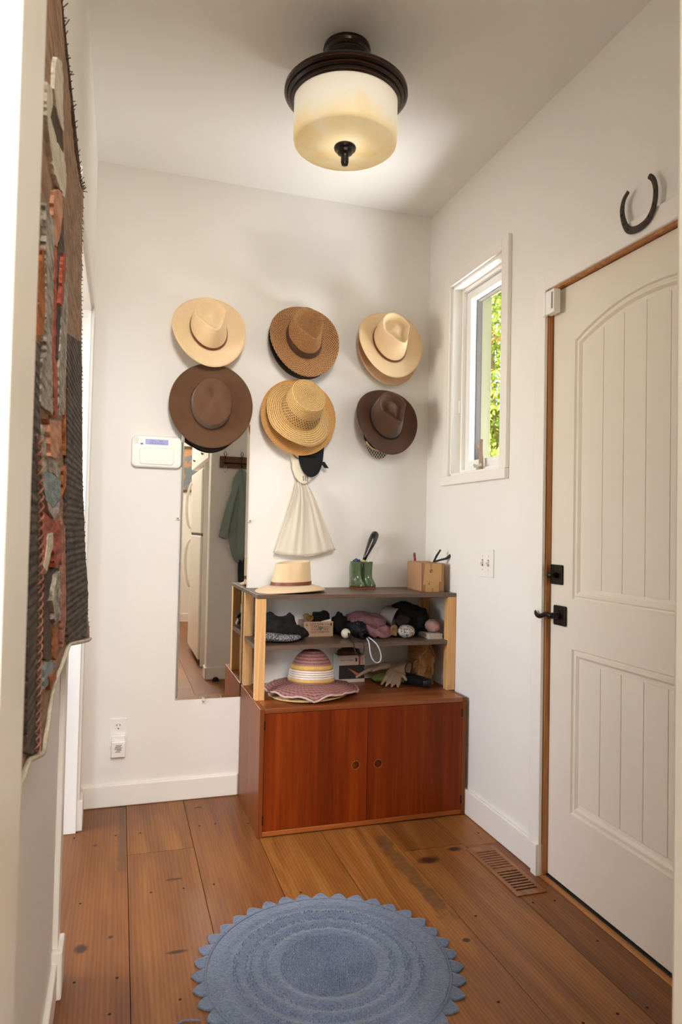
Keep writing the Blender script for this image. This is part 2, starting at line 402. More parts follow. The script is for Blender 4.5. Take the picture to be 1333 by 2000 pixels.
# baseboards
def bboard(name, label, mb): return structure(mb.build(name, M_TRIM, bevel=.006, bseg=3), label, 'baseboard')
bboard('baseboard_back', 'white baseboard below the mirror', MB().box(WL, -.895, -.014, 0, 0, .093))
bboard('baseboard_right', 'white baseboard between cabinet and entry door', MB().box(-.014, 0, -.962, 0, 0, .105))
bboard('baseboard_left', 'white baseboard below the tapestry', MB().box(WL, WL+.015, YF, -1.215, 0, .093))
bb = MB(); bb.box(JR, 0, YF, YF+.014, 0, .093)
bboard('baseboard_front', 'white baseboard under the coat rack', bb)
bboard('baseboard_corner', 'short white baseboard left of the side opening', MB().box(WL, WL+.015, -.13, 0, 0, .093))
bboard('baseboard_jamb', 'white baseboard on the doorway jamb', MB().box(JR-.012, JR, YK, YF+.012, 0, .093))
bboard('baseboard_doorside', 'white baseboard past the entry door', MB().box(-.014, 0, YF, -2.0, 0, .105))

# casing round the side opening in the left wall (trim_1) and its jamb lining
t1 = structure(MB().box(WL-.0, WL+.014, OY1, OY1+.072, .115, OZ+.07).build('trim_1', M_TRIM, bevel=.003), 'white casing around the side opening', 'casing')
B('casing_board', M_TRIM, t1, WL, WL+.014, OY0-.075, OY0, .118, OZ+.07, bevel=.003)
B('header_board', M_TRIM, t1, WL, WL+.016, OY0-.075, OY1+.072, OZ, OZ+.072, bevel=.003)
B('plinth_block', M_TRIM, t1, WL, WL+.026, OY0-.09, OY0, 0, .118, bevel=.004)
B('plinth_block', M_TRIM, t1, WL, WL+.026, OY1, OY1+.09, 0, .118, bevel=.004)
B('jamb_lining', M_TRIM, t1, WL-.122, WL+.004, OY1-.016, OY1+.002, 0, OZ, bevel=.002)
B('jamb_lining', M_TRIM, t1, WL-.122, WL+.004, OY0-.002, OY0+.016, 0, OZ, bevel=.002)
B('jamb_lining', M_TRIM, t1, WL-.122, WL+.004, OY0, OY1, OZ-.016, OZ+.002, bevel=.002)
# door stop bead on the camera-side doorway
t2 = structure(MB().box(JL, JL+.003, YK-.02, YF-.002, 0, H).build('trim_2', M_TRIM, bevel=.002), 'white jamb strip at the left doorway edge', 'jamb')

# ------------------------------------------------------------------ entry door (door_1)
M_JAMBWOOD = wood('jamb_wood', (128, 78, 34), (182, 122, 66), (206, 148, 88), 'z', .5, 60, 2)
M_BLACK = pbr('black_rubber', (22, 20, 19), .7)
M_BRONZE = pbr('oil_rubbed_bronze', (46, 37, 32), .38, .75, var=.25, vs=30)
DX = .017; DYL, DYR = -1.005, -1.919; DZ0, DZT = .012, 2.029
d1 = thing('door_1', (DX+.02, (DYL+DYR)/2, 0), 'cream entry door with arched plank panel and bronze hardware', 'door', kind='structure')
DCY = (DYL+DYR)/2
PY0, PY1 = -1.798, -1.124                      # panel edges
def arch(y, z_side, z_mid): 
    k = (y-DCY)/((PY1-PY0)/2); return z_mid-(z_mid-z_side)*abs(k)**2.0
def panel_outline(zb, zs, zm, inset=0., n=24):
    y0, y1 = PY0+inset, PY1-inset; pts = [(y0, zb+inset), (y1, zb+inset)]
    for i in range(n+1):
        y = y1+(y0-y1)*i/n; pts.append((y, arch(y, zs, zm)-inset))
    return pts
TOPP = (.964, 1.832, 1.911); BOTP = (.260, .800, .800)
slab = MB(); slab.box(DX+.012, DX+.042, DYR, DYL, DZ0, DZT)
slab.build('core', M_DOOR, d1)
fr = MB()     # stiles, rails (front skin with the two panel holes)
fr.box(DX, DX+.014, DYR, PY0, DZ0, DZT); fr.box(DX, DX+.014, PY1, DYL, DZ0, DZT)
fr.box(DX, DX+.014, PY0, PY1, DZ0, BOTP[0]); fr.box(DX, DX+.014, PY0, PY1, BOTP[1], TOPP[0])
hd = [(PY0, DZT), (PY1, DZT)] + [(y, arch(y, TOPP[1], TOPP[2])) for y in np.linspace(PY1, PY0, 25)]
fr.poly([(DX, y, z) for y, z in hd], (.014, 0, 0))
fr.build('stile_and_rail', M_DOOR, d1)
for nm, (zb, zs, zm) in (('upper', TOPP), ('lower', BOTP)):
    rows = []
    prof = [(0, .000), (.004, .007), (.009, .007), (.013, .002), (.020, .002), (.028, .010), (.040, .0115)]
    for ins, dep in prof:
        po = panel_outline(zb, zs, zm, ins); rows.append([(DX+dep, y, z) for y, z in po])
    MB().surf(rows, True).build('panel_moulding', M_DOOR, d1)
    edges = [PY1-.040, -1.258, -1.352, -1.446, -1.540, -1.634, -1.728, PY0+.040]
    for a, b in zip(edges[:-1], edges[1:]):
        n = 7; ys = np.linspace(a-.0012 if a != edges[0] else a, b+.0012 if b != edges[-1] else b, n)
        pts = [(DX+.0112, ys[0], zb+.040), (DX+.0112, ys[-1], zb+.040)] + [(DX+.0112, y, arch(y, zs, zm)-.041) for y in ys[::-1]]
        # plank faces sit proud of the grooves between them
        MB().poly([(DX+.0085, p[1], p[2]) for p in pts], (.005, 0, 0)).build('panel_board', M_DOOR, d1, bevel=.0026, bseg=2)
B('door_sweep', M_BLACK, d1, DX+.002, DX+.04, DYR, DYL, .001, DZ0)
# hardware
hy, hz = -1.042, 1.041
pl = MB().box(DX-.008, DX, hy-.034, hy+.034, hz-.034, hz+.034).build('deadbolt_plate', M_BRONZE, d1, bevel=.004, bseg=3)
MB().cyl((DX-.008, hy, hz-.002), (DX-.030, hy, hz-.002), .010, .007).build('thumb_turn_post', M_BRONZE, pl, smooth=False)
MB().lathe([(.0001, -.016), (.007, -.013), (.0095, 0), (.007, .013), (.0001, .016)], (DX-.034, hy, hz-.002), (1,0,0), (0,0,1), (0,1,0), 16, ex=.75, ey=1.2).build('thumb_turn', M_BRONZE, pl, smooth=True)
hz2 = .903; hy2 = -1.064
pl2 = MB().box(DX-.009, DX, hy2-.034, hy2+.034, hz2-.034, hz2+.034).build('handle_plate', M_BRONZE, d1, bevel=.005, bseg=3)
MB().cyl((DX-.006, hy2, hz2), (DX-.048, hy2, hz2), .0125, .010).build('handle_neck', M_BRONZE, pl2)
lev = [(DX-.046, hy2-.014, hz2-.005), (DX-.049, hy2-.004, hz2+.003), (DX-.050, hy2+.012, hz2+.006), (DX-.050, hy2+.030, hz2+.000), (DX-.049, hy2+.050, hz2-.008), (DX-.047, hy2+.070, hz2-.008), (DX-.044, hy2+.086, hz2-.001), (DX-.040, hy2+.092, hz2+.008)]
MB().tube(lev, [.008, .009, .0095, .009, .0085, .009, .0095, .006], 12, flat=.62, up=(1, 0, 0)).build('lever', M_BRONZE, pl2, smooth=True, subsurf=1)
# stained jamb, threshold and white casing
j1 = structure(MB().box(-.002, .10, DY1-.009, DY1, 0, DZ1).build('trim_3', M_JAMBWOOD), 'stained wood jamb around the entry door', 'jamb')
B('jamb_head', M_JAMBWOOD, j1, -.002, .10, DY0, DY1, DZ1-.009, DZ1)
B('jamb_side', M_JAMBWOOD, j1, -.002, .10, DY0, DY0+.024, 0, DZ1)
B('door_stop', M_JAMBWOOD, j1, DX+.0435, DX+.06, DY0, DY1, 0, DZ1)
th = structure(MB().box(-.012, .10, DY0, DY1, -.001, .0035).build('trim_4', wood('threshold_oak', (120, 74, 36), (176, 118, 66), (196, 140, 84), 'y', .45, 60, 2), bevel=.002), 'oak threshold strip under the entry door', 'threshold')
B('weather_strip', M_BLACK, th, DX-.006, DX+.05, DY0, DY1, .0035, .0085)
cs = structure(MB().box(-.014, 0, DY1, DY1+.062, .10, DZ1+.062).build('trim_5', M_TRIM, bevel=.003), 'white casing around the entry door', 'casing')
B('header_board', M_TRIM, cs, -.015, 0, DY0-.062, DY1, DZ1-.002, DZ1+.062, bevel=.003)
B('casing_board', M_TRIM, cs, -.014, 0, DY0-.062, DY0, 0, DZ1+.062, bevel=.003)
B('casing_bead', M_TRIM, cs, -.017, -.004, DY1-.004, DY1+.006, .0, DZ1-.004, bevel=.002)
B('plinth_block', M_TRIM, cs, -.026, 0, DY1-.003, DY1+.03, 0, .108, bevel=.002)

# contact sensor on the casing corner
ws_ = thing('door_sensor', (-.02, -1.045, 1.945), 'small white contact sensor at the top corner of the door', 'sensor')
B('sensor_body', M_VINYL, ws_, -.028, -.0005, -1.066, -1.016, 1.942, 2.024, bevel=.003)
B('sensor_magnet', M_VINYL, ws_, -.026, -.014, -1.012, -.994, 1.942, 2.024, bevel=.003)
B('slot', pbr('sensor_slot', (150, 144, 134), .6), ws_, -.0285, -.0275, -1.060, -1.050, 1.956, 2.014)
# ------------------------------------------------------------------ horseshoe
M_IRON = pbr('rusty_iron', (74, 64, 56), .7, .35, var=.3, vs=60, bump=.4, bs=120)
hs = []; HC = V(-.0215, -1.462, 2.150)
cp = [(.040, .046), (.060, .030), (.069, .0), (.062, -.040), (.044, -.070), (.010, -.083), (-.030, -.078), (-.056, -.052), (-.066, -.012), (-.060, .025), (-.044, .046)]
# drawn in the wall plane: first number toward the far wall, second up
rotd = math.radians(-4)
ctr = []
for i in range(len(cp)-1):
    for k in range(6):
        t_ = k/6; p0 = cp[max(i-1, 0)]; p1 = cp[i]; p2 = cp[i+1]; p3 = cp[min(i+2, len(cp)-1)]
        q = [.5*((2*p1[a])+(-p0[a]+p2[a])*t_+(2*p0[a]-5*p1[a]+4*p2[a]-p3[a])*t_**2+(-p0[a]+3*p1[a]-3*p2[a]+p3[a])*t_**3) for a in (0, 1)]
        ctr.append(q)
ctr.append(cp[-1])
pts = [HC+V(0, a*math.cos(rotd)-b*math.sin(rotd), a*math.sin(rotd)+b*math.cos(rotd)) for a, b in ctr]
N = len(pts); rad = [.0075+.0035*math.sin(PI*i/(N-1)) for i in range(N)]
h_ = thing('horseshoe', HC+V(0, 0, -.09), 'dark iron horseshoe hung open end up above the door', 'horseshoe')
MB().tube(pts, rad, 8, flat=.42, up=(1, 0, 0)).build('shoe', M_IRON, h_, smooth=False)
for i in (14, 19, 24, 38, 43, 48):
    p = pts[i]; MB().box(p.x-.0055, p.x-.0040, p.y-.0022, p.y+.0022, p.z-.0035, p.z+.0035).build('nail_hole', M_BLACK, h_)

# ------------------------------------------------------------------ entry window (window_1)
w1 = thing('window_1', (.05, -.476, WZ0), 'narrow white casement window with a garden view', 'window', kind='structure')
CW = .05
f = MB()  # casing
f.box(-.018, 0, WY0-CW, WY0, WZ0+.0005, WZ1+CW); f.box(-.018, 0, WY1, WY1+CW, WZ0, WZ1+CW); f.box(-.018, 0, WY0, WY1, WZ1, WZ1+CW)
f.build('casing', M_TRIM, w1, bevel=.003)
B('stool', M_TRIM, w1, -.022, .0, WY0-CW, WY1+CW+.01, WZ0-.04, WZ0, bevel=.003)
r = MB(); e = .012   # jamb extension
r.box(-.004, .06, WY1-e, WY1+.001, WZ0, WZ1); r.box(-.004, .06, WY0-.001, WY0+e, WZ0, WZ1); r.box(-.004, .06, WY0, WY1, WZ1-e, WZ1+.001); r.box(-.004, .06, WY0, WY1, WZ0-.001, WZ0+e)
r.build('jamb_extension', M_TRIM, w1, bevel=.002)
def ring_frame(mb, x0, x1, y0, y1, z0, z1, wd):
    mb.box(x0, x1, y0, y0+wd, z0, z1); mb.box(x0, x1, y1-wd, y1, z0, z1); mb.box(x0, x1, y0+wd, y1-wd, z0, z0+wd); mb.box(x0, x1, y0+wd, y1-wd, z1-wd, z1); return mb
a0, a1, b0, b1 = WY0+e, WY1-e, WZ0+e, WZ1-e
ring_frame(MB(), .040, .115, a0, a1, b0, b1, .016).build('outer_frame', M_VINYL, w1, bevel=.002)
ring_frame(MB(), .055, .100, a0+.018, a1-.018, b0+.018, b1-.018, .038).build('sash', M_VINYL, w1, bevel=.003)
ring_frame(MB(), .085, .112, a0+.056, a1-.056, b0+.056, b1-.056, .004).build('glazing_gasket', pbr('gasket', (70, 62, 52), .6), w1)
B('pane', M_GLASS, w1, .082, .086, a0+.05, a1-.05, b0+.05, b1-.05)
ring_frame(MB(), .118, .20, WY0-.05, WY1+.050, WZ0-.03, WZ1+.03, .05).build('outside_trim', pbr('outside_trim', (124, 122, 92), .7), w1)
ch = MB(); ch.box(.018, .05, -.455, -.385, WZ0+e, WZ0+e+.016)
ch.build('crank_housing', M_VINYL, w1, bevel=.004, bseg=3)
MB().tube([(.03, -.43, WZ0+.03), (.016, -.445, WZ0+.036), (.014, -.475, WZ0+.030), (.016, -.50, WZ0+.034)], [.006, .0055, .005, .007], 10).build('crank_handle', pbr('crank_metal', (205, 205, 200), .3, .4), w1, smooth=True)
B('sash_lock', M_VINYL, w1, .030, .045, a1-.006, a1+.004, 1.72, 1.78, bevel=.003)
# little driftwood fork standing on the stool
M_DRIFT = pbr('driftwood', (176, 152, 134), .85, var=.12, vs=40, bump=.3, bs=150, stretch=(1, 1, .2))
dw = thing('driftwood_fork', (.030, -.474, WZ0+e), 'forked piece of grey driftwood on the window stool', 'driftwood')
MB().tube([(.030, -.474, WZ0+e+.001), (.031, -.476, WZ0+.05), (.030, -.474, WZ0+.09), (.030, -.482, WZ0+.145)], [.010, .010, .009, .007], 10).build('stem', M_DRIFT, dw, smooth=True)
MB().tube([(.030, -.474, WZ0+.082), (.030, -.452, WZ0+.105), (.029, -.432, WZ0+.122)], [.007, .007, .0075], 10).build('twig', M_DRIFT, dw, smooth=True)

# ------------------------------------------------------------------ switch, outlet, alarm panel
M_PLATE = pbr('switch_plastic', (240, 238, 234), .35)
s1 = thing('light_switch', (-.003, -.59, 1.0), 'white double toggle switch plate beside the door', 'switch')
B('plate', M_PLATE, s1, -.006, 0, -.649, -.533, 1.0, 1.114, bevel=.003)
for y in (-.566, -.612):
    tg = MB().obox((-.010, y, 1.058), .009, .0045, .006, (.9, 0, .43), (0, 1, 0), (-.43, 0, .9)).build('toggle', M_PLATE, s1, bevel=.0015)
    for z in (1.03, 1.086): MB().lathe([(.0001, .0006), (.0025, .0004), (.003, 0)], (-.006, y, z), (0,1,0), (0,0,1), (-1,0,0), 10).build('screw', pbr('screw_steel', (190, 186, 178), .4, .6), s1)
    B('slot_shadow', pbr('toggle_slot', (150, 138, 120), .6), s1, -.0066, -.0058, y-.006, y+.006, 1.044, 1.072)
s2 = thing('wall_outlet', (-1.405, -.003, .29), 'white duplex outlet low on the back wall', 'outlet')
B('plate', M_PLATE, s2, -1.440, -1.370, -.006, 0, .285, .399 if False else .366, bevel=.002)
B('plate_lower', M_PLATE, s2, -1.440, -1.370, -.006, 0, .248, .285, bevel=.002)
MB().lathe([(.0001, .002), (.0165, .002), (.0175, 0)], (-1.405, -.006, .333), (1,0,0), (0,0,1), (0,-1,0), 20).build('receptacle', M_PLATE, s2)
for x, dz, hh in ((-1.412, .006, .006), (-1.399, .006, .006)): B('slot', M_BLACK, s2, x-.0012, x+.0012, -.0086, -.0078, .333+dz-hh+.002, .333+dz+hh-.002)
MB().lathe([(.0001, .0006), (.0028, .0004), (.003, 0)], (-1.4055, -.0078, .325), (1,0,0), (0,0,1), (0,-1,0), 10).build('ground_hole', M_BLACK, s2)
s3 = thing('plug_adapter', (-1.403, -.02, .212), 'white power adapter plugged into the wall outlet', 'adapter')
B('prong_block', M_PLATE, s3, -1.432, -1.376, -.026, -.006, .268, .300, bevel=.003)
B('body', M_PLATE, s3, -1.431, -1.375, -.042, -.006, .213, .280, bevel=.004)
MI = pbr('print_ink', (84, 84, 90), .7)
for i, (a, b_) in enumerate(((-.012, .012), (-.014, .008), (-.016, .014), (-.016, .010), (-.008, .012), (-.014, .006))):
    B('print_line', MI, s3, -1.402+a, -1.402+b_, -.0424, -.0418, .262-i*.0052, .2645-i*.0052)

M_ALARM = pbr('alarm_plastic', (238, 234, 228), .28)
al = thing('alarm_keypad', (-1.28, -.01, 1.43), 'white alarm keypad with a small blue screen', 'keypad')
def rounded(mb, x0, x1, z0, z1, yb, yf, r, n=8, shrink=.004):
    def ringp(i, y):
        pts = []
        for cx, cz, a in ((x1-r, z1-r, 0), (x0+r, z1-r, 90), (x0+r, z0+r, 180), (x1-r, z0+r, 270)):
            for k in range(n+1):
                th_ = math.radians(a+90*k/n); pts.append((cx+(r-i)*math.cos(th_), y, cz+(r-i)*math.sin(th_)))
        return pts
    return mb.surf([ringp(0, yb), ringp(0, yf+shrink), ringp(shrink*.3, yf+shrink*.3), ringp(shrink, yf)], True, False, True)
ax0, ax1, az0, az1 = -1.385, -1.176, 1.431, 1.567
rounded(MB(), ax0, ax1, az0, az1, -.001, -.026, .022, shrink=.006).build('housing', M_ALARM, al, smooth=False)
rounded(MB(), ax0+.033, ax1-.033, az0+.012, az1-.050, -.024, -.0295, .014, shrink=.003).build('key_flap', M_ALARM, al)
M_LCD = NT('blue_screen'); M_LCD.b.inputs['Base Color'].default_value = lin((110, 112, 160)); M_LCD.b.inputs['Roughness'].default_value = .3
M_LCD.b.inputs['Emission Color'].default_value = lin((120, 122, 175)); M_LCD.b.inputs['Emission Strength'].default_value = .25
lc = B('screen', M_LCD.m, al, -1.329, -1.234, -.0275, -.024, 1.5285, 1.5515)
MLT = pbr('screen_text', (52, 50, 92), .6)
text('Date       Time', .0085, (-1.2815, -.0275, 1.5455), (1,0,0), (0,0,1), (0,-1,0), MLT, lc)
text('APR 10 10:19AM', .0085, (-1.2815, -.0275, 1.5345), (1,0,0), (0,0,1), (0,-1,0), MLT, lc)
B('maker_badge', pbr('badge_blue', (60, 100, 170), .4), al, -1.349, -1.3375, -.0270, -.025, 1.5265, 1.5335)
for i in range(4):
    for j in range(6):
        MB().lathe([(.0001, .0005), (.0016, .0003)], (-1.373+i*.0052, -.026, 1.532+j*.0048), (1,0,0), (0,0,1), (0,-1,0), 6).build('speaker_hole', pbr('speaker_hole', (150, 146, 140), .7), al)

# ------------------------------------------------------------------ mirror
t = NT('mirror_silver'); t.set(Metallic=1.0, Roughness=.01); t.b.inputs['Base Color'].default_value = (.80, .79, .76, 1); M_MIR = t.m
mr = thing('wall_mirror', (-1.025, -.004, .43), 'tall frameless mirror on the back wall reflecting a refrigerator', 'mirror')
MX0, MX1, MZ0, MZ1 = -1.176, -.876, .430, 1.646
B('backing', pbr('mirror_back', (120, 112, 104), .6), mr, MX0+.001, MX1-.001, -.002, -.0002, MZ0+.001, MZ1-.001)
bv = .012
q = MB(); o_ = [(MX0, -.003, MZ0), (MX1, -.003, MZ0), (MX1, -.003, MZ1), (MX0, -.003, MZ1)]; i_ = [(MX0+bv, -.0055, MZ0+bv), (MX1-bv, -.0055, MZ0+bv), (MX1-bv, -.0055, MZ1-bv), (MX0+bv, -.0055, MZ1-bv)]
q.surf([[(a[0], -.002, a[2]) for a in o_], o_, i_], True, False, True); q.build('mirror_glass', M_MIR, mr)
M_CLIP = pbr('clear_clip', (225, 220, 210), .2)
for x, z, dx, dz in ((MX0, 1.215, -1, 0), (MX1, 1.212, 1, 0), (-1.055, MZ0, 0, -1)):
    c = MB(); c.box(x+min(0, dx*.012)-(.006 if dx == 0 else .003), x+max(0, dx*.012)+(.006 if dx == 0 else .003), -.011, -.0004, z+min(0, dz*.016)-(.006 if dz == 0 else .003), z+max(0, dz*.016)+(.006 if dz == 0 else .003))
    c = c.build('mirror_clip', M_CLIP, mr, bevel=.001)
    MB().lathe([(.0001, .003), (.003, .002), (.0035, 0)], (x+dx*.008, -.011, z+dz*.011), (1,0,0), (0,0,1), (0,-1,0), 10).build('screw', pbr('clip_screw', (150, 128, 100), .4, .6), c)

# ------------------------------------------------------------------ ceiling lamp
LC = V(-.769, -1.0, 0)
M_ORB = pbr('lamp_bronze', (34, 26, 23), .32, .6, var=.2, vs=20, coat=.3)
M_COPPER = pbr('lamp_rub_edge', (110, 58, 34), .4, .7)
la = thing('ceiling_lamp', (LC.x, LC.y, 2.34), 'bronze ceiling lamp with an amber glass drum shade', 'lamp')
MB().lathe([(.0745, H), (.0755, H-.010), (.073, H-.018), (.068, H-.024), (.068, H-.032), (.062, H-.040), (.060, H-.140)], LC, n=48).build('canopy', M_ORB, la, smooth=False)
MB().lathe([(.002, 2.595), (.150, 2.592), (.192, 2.588), (.1975, 2.582), (.1975, 2.572), (.190, 2.566), (.186, 2.566), (.186, 2.560), (.179, 2.555), (.176, 2.555), (.176, 2.545), (.1685, 2.541), (.1665, 2.548), (.16, 2.56), (.002, 2.562)], LC, n=72).build('rim_plate', M_ORB, la)
for r_, z_ in ((.1972, 2.5722), (.1862, 2.5608), (.1762, 2.5455), (.0758, H-.0105), (.0682, H-.032)):
    MB().tube([LC+V(r_*math.cos(a), r_*math.sin(a), z_) for a in np.linspace(0, 2*PI, 73)[:-1]], .0009, 6, closed=True).build('rubbed_edge', M_COPPER, la)
def amber():
    t = NT('amber_glass'); g = t.coord('World')
    n = t.noise(g, 6.0, 4, .6, .6); n2 = t.noise(g, 30, 3, .6)
    sp = t.n('SeparateXYZ'); t.l(t.n('NewGeometry').outputs['Position'], sp.inputs[0])
    zz = t.math('MULTIPLY', t.math('SUBTRACT', 2.47, sp.outputs[2]), 5.0)          # front light put into the colour: near white above, amber towards the foot
    f = t.math('ADD', t.math('ADD', t.math('MULTIPLY', n, .9), t.math('MULTIPLY', n2, .12)), zz)
    c = t.ramp(f, [(.42, lin((246, 243, 234))), (.64, lin((246, 232, 192))), (.95, lin((240, 206, 124)))])
    t.b.inputs['Roughness'].default_value = .3
    t.l(c, t.b.inputs['Base Color'])
    tl = t.n('BsdfTranslucent'); c2 = t.ramp(f, [(.42, lin((250, 247, 240))), (.64, lin((250, 238, 208))), (.95, lin((244, 216, 152)))]); t.l(c2, tl.inputs['Color']); mx = t.n('MixShader'); mx.inputs[0].default_value = .5
    t.l(t.b.outputs[0], mx.inputs[1]); t.l(tl.outputs[0], mx.inputs[2]); t.l(mx.outputs[0], t.o.inputs['Surface'])
    return t.m
sh = MB().lathe([(.1655, 2.556), (.1662, 2.50), (.1662, 2.425), (.1640, 2.415), (.158, 2.4105), (.10, 2.4075), (.030, 2.4065)], LC, n=72).build('glass_shade', amber(), la, smooth=True)
MB().lathe([(.034, 2.4075), (.036, 2.402), (.034, 2.396), (.026, 2.392), (.024, 2.384), (.014, 2.378), (.0125, 2.372), (.0125, 2.356), (.010, 2.347), (.0001, 2.345)], LC, n=32).build('finial', M_ORB, la, smooth=False)
bl = lamp('lamp_bulb', 'POINT', (LC.x, LC.y, 2.485), None, .34, (1.0, .94, .84), .05)

# ------------------------------------------------------------------ teak cabinet
M_TEAKV = wood('teak_vertical', (84, 26, 1), (124, 46, 3), (150, 66, 10), 'z', .45, 15, .7, spec=.22, bump=.04, streak=.45)
M_TEAKX = wood('teak_along', (96, 44, 18), (138, 72, 32), (166, 96, 48), 'x', .36, 26, 1.2, coat=.2, bump=.05)
M_TEAKS = wood('teak_side', (94, 44, 16), (122, 62, 26), (140, 78, 38), 'z', .40, 18, 1.0, spec=.35, bump=.05)
CX0, CX1, CY, CZ = -.893, -.014, -.463, .488
cb = thing('teak_cabinet', ((CX0+CX1)/2, CY/2, 0), 'low teak cabinet with two doors in the corner', 'cabinet')
B('side_panel', M_TEAKS, cb, CX0, CX0+.018, CY, -.016, 0, CZ, bevel=.0015)
B('side_panel', M_TEAKS, cb, CX1-.018, CX1, CY, -.016, 0, CZ, bevel=.0015)
B('top_panel', M_TEAKX, cb, CX0+.018, CX1-.018, CY, -.016, CZ-.018, CZ, bevel=.001)
B('bottom_rail', wood('teak_rail', (120, 58, 20), (166, 92, 40), (190, 116, 56), 'x', .36, 30, 1.2, coat=.2), cb, CX0+.018, CX1-.018, CY+.001, -.016, .004, .022, bevel=.0015)
B('back_panel', M_TEAKX, cb, CX0+.018, CX1-.018, -.024, -.016, .022, CZ-.018)
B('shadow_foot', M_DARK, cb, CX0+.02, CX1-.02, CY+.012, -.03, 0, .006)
CMX = on(718.5, 1470, 'y', CY).x
PULL = {0: on(695.5, 1495, 'y', CY), 1: on(739.5, 1492, 'y', CY)}
for k, (a, b_) in enumerate(((CX0+.019, CMX-.0008), (CMX+.0008, CX1-.019))):
    # door with a round finger hole: front face ring of quads around the hole
    P = PULL[k]; hx, hz_ = P.x, P.z; R = .0145; z0, z1 = .0235, CZ-.0195; yf = CY+.002; yb = CY+.020
    n = 32; outer = []; hole = []; back = []
    for i in range(n):
        th_ = 2*PI*i/n; dx, dz = math.cos(th_), math.sin(th_)
        hole.append((hx+R*dx, yf, hz_+R*dz)); back.append((hx+R*.92*dx, yf+.013, hz_+R*.92*dz))
        s_ = min((b_-hx)/dx if dx > 1e-9 else ((a-hx)/dx if dx < -1e-9 else 1e9), (z1-hz_)/dz if dz > 1e-9 else ((z0-hz_)/dz if dz < -1e-9 else 1e9))
        outer.append((hx+s_*dx, yf, hz_+s_*dz))
    for cx_, cz_ in ((a, z0), (a, z1), (b_, z0), (b_, z1)):       # snap nearest outer point to the corner
        j = min(range(n), key=lambda q_: (outer[q_][0]-cx_)**2+(outer[q_][2]-cz_)**2); outer[j] = (cx_, yf, cz_)
    db = MB().surf([[(x, yb, z) for x, y, z in outer], outer, hole, back], True, True, True)
    dr = db.build('door', M_TEAKV, cb)
    rg = MB().lathe([(R, .0), (R+.0022, -.0016), (R+.0045, 0)], (hx, yf-.0002, hz_), (1,0,0), (0,0,1), (0,1,0), 32).build('pull_ring', wood('pull_wood', (90, 44, 22), (130, 70, 38), (150, 90, 54), 'z', .4, 60, 8), dr, smooth=True)
    B('pull_divider', MATS['pull_wood'], dr, hx-.001+(.004 if k == 0 else -.004), hx+.001+(.004 if k == 0 else -.004), yf+.006, yf+.0128, hz_-R*.9, hz_+R*.9)
    for zc in (.065, .425):
        xh = a if k == 0 else b_
        B('hinge', pbr('hinge_dark', (38, 30, 22), .5, .5), dr, xh-.003, xh+.003, CY-.0006, CY+.004, zc-.016, zc+.016)

# ------------------------------------------------------------------ pine and walnut shelf standing on the cabinet
M_PINE = wood('pine_post', (196, 140, 84), (222, 172, 112), (236, 194, 136), 'z', .55, 55, 1.5, bump=.06)
M_WAL = wood('walnut_laminate', (72, 56, 46), (98, 78, 64), (120, 98, 82), 'x', .42, 40, 1.2, bump=.03)
sf = thing('shelf_unit', (-.445, -.165, CZ), 'open shelf of pine posts and walnut boards on the cabinet', 'shelf')
SX0, SX1, SY, PW = -.889, -.002, -.331, .038
ST, SM = .912, .706
for x0 in (SX0, SX1-PW):
    for y0, y1 in ((SY, SY+PW), (-.0165-PW, -.0165)):
        B('post', M_PINE, sf, x0, x0+PW, y0, y1, CZ+.0003, ST-.017, bevel=.0015)
B('top_board', M_WAL, sf, SX0-.001, SX1, SY-.001, -.001, ST-.0165, ST, bevel=.001)
ol = [(SX0, SY+PW+.001), (SX0+PW+.001, SY+PW+.001), (SX0+PW+.001, SY+.002), (SX1-PW-.001, SY+.002), (SX1-PW-.001, SY+PW+.001), (SX1, SY+PW+.001),
      (SX1, -.0565), (SX1-PW-.001, -.0565), (SX1-PW-.001, -.018), (SX0+PW+.001, -.018), (SX0+PW+.001, -.0565), (SX0, -.0565)]
MB().poly([(x, y, SM) for x, y in ol], (0, 0, -.0165)).build('middle_board', M_WAL, sf)

# ------------------------------------------------------------------ hats
def weave(name, cols, nu, nv, depth=.6, rough=.7, gaps=0., coil=False):
    """straw plait: u runs round the hat, v out from the crown (metres)"""
    if name in MATS: return MATS[name]
    t = NT(name); uv = t.n('TexCoord').outputs['UV']; sp = t.n('SeparateXYZ'); t.l(uv, sp.inputs[0])
    u, v = sp.outputs[0], sp.outputs[1]
    wob = t.noise(t.coord('World'), 60, 2)
    su = t.math('SINE', t.math('MULTIPLY', u, nu)); sv = t.math('SINE', t.math('ADD', t.math('MULTIPLY', v, nv), t.math('MULTIPLY', wob, 1.2)))
    if coil:
        su2 = t.math('SINE', t.math('ADD', t.math('MULTIPLY', u, nu), t.math('MULTIPLY', v, nv*.35)))
        h = t.math('ADD', t.math('MULTIPLY', sv, .75), t.math('MULTIPLY', su2, .25))
    else: h = t.math('MULTIPLY', su, sv)
    h = t.math('ADD', t.math('MULTIPLY', h, .5), .5)
    n = t.noise(t.coord('World'), 130, 3, .7)
    c = t.ramp(t.math('ADD', t.math('MULTIPLY', h, .62), t.math('MULTIPLY', n, .48)), [(.26, lin(cols[0])), (.48, lin(cols[1])), (.82, lin(cols[2]))])
    t.l(c, t.b.inputs['Base Color']); t.set(Roughness=rough); t.bump(h, depth, .0015)
    MATS[name] = t.m; return t.m
M_CREAM = pbr('cream_straw', (233, 205, 162), .62, var=.03, vs=25, bump=.12, bs=500)
M_CREAMF = pbr('cream_felt', (212, 184, 146), .85, var=.03, vs=12, bump=.1, bs=400, sheen=.2)
M_BRFELT = pbr('brown_felt', (98, 66, 42), .9, var=.10, vs=10, bump=.12, bs=500, sheen=.25)
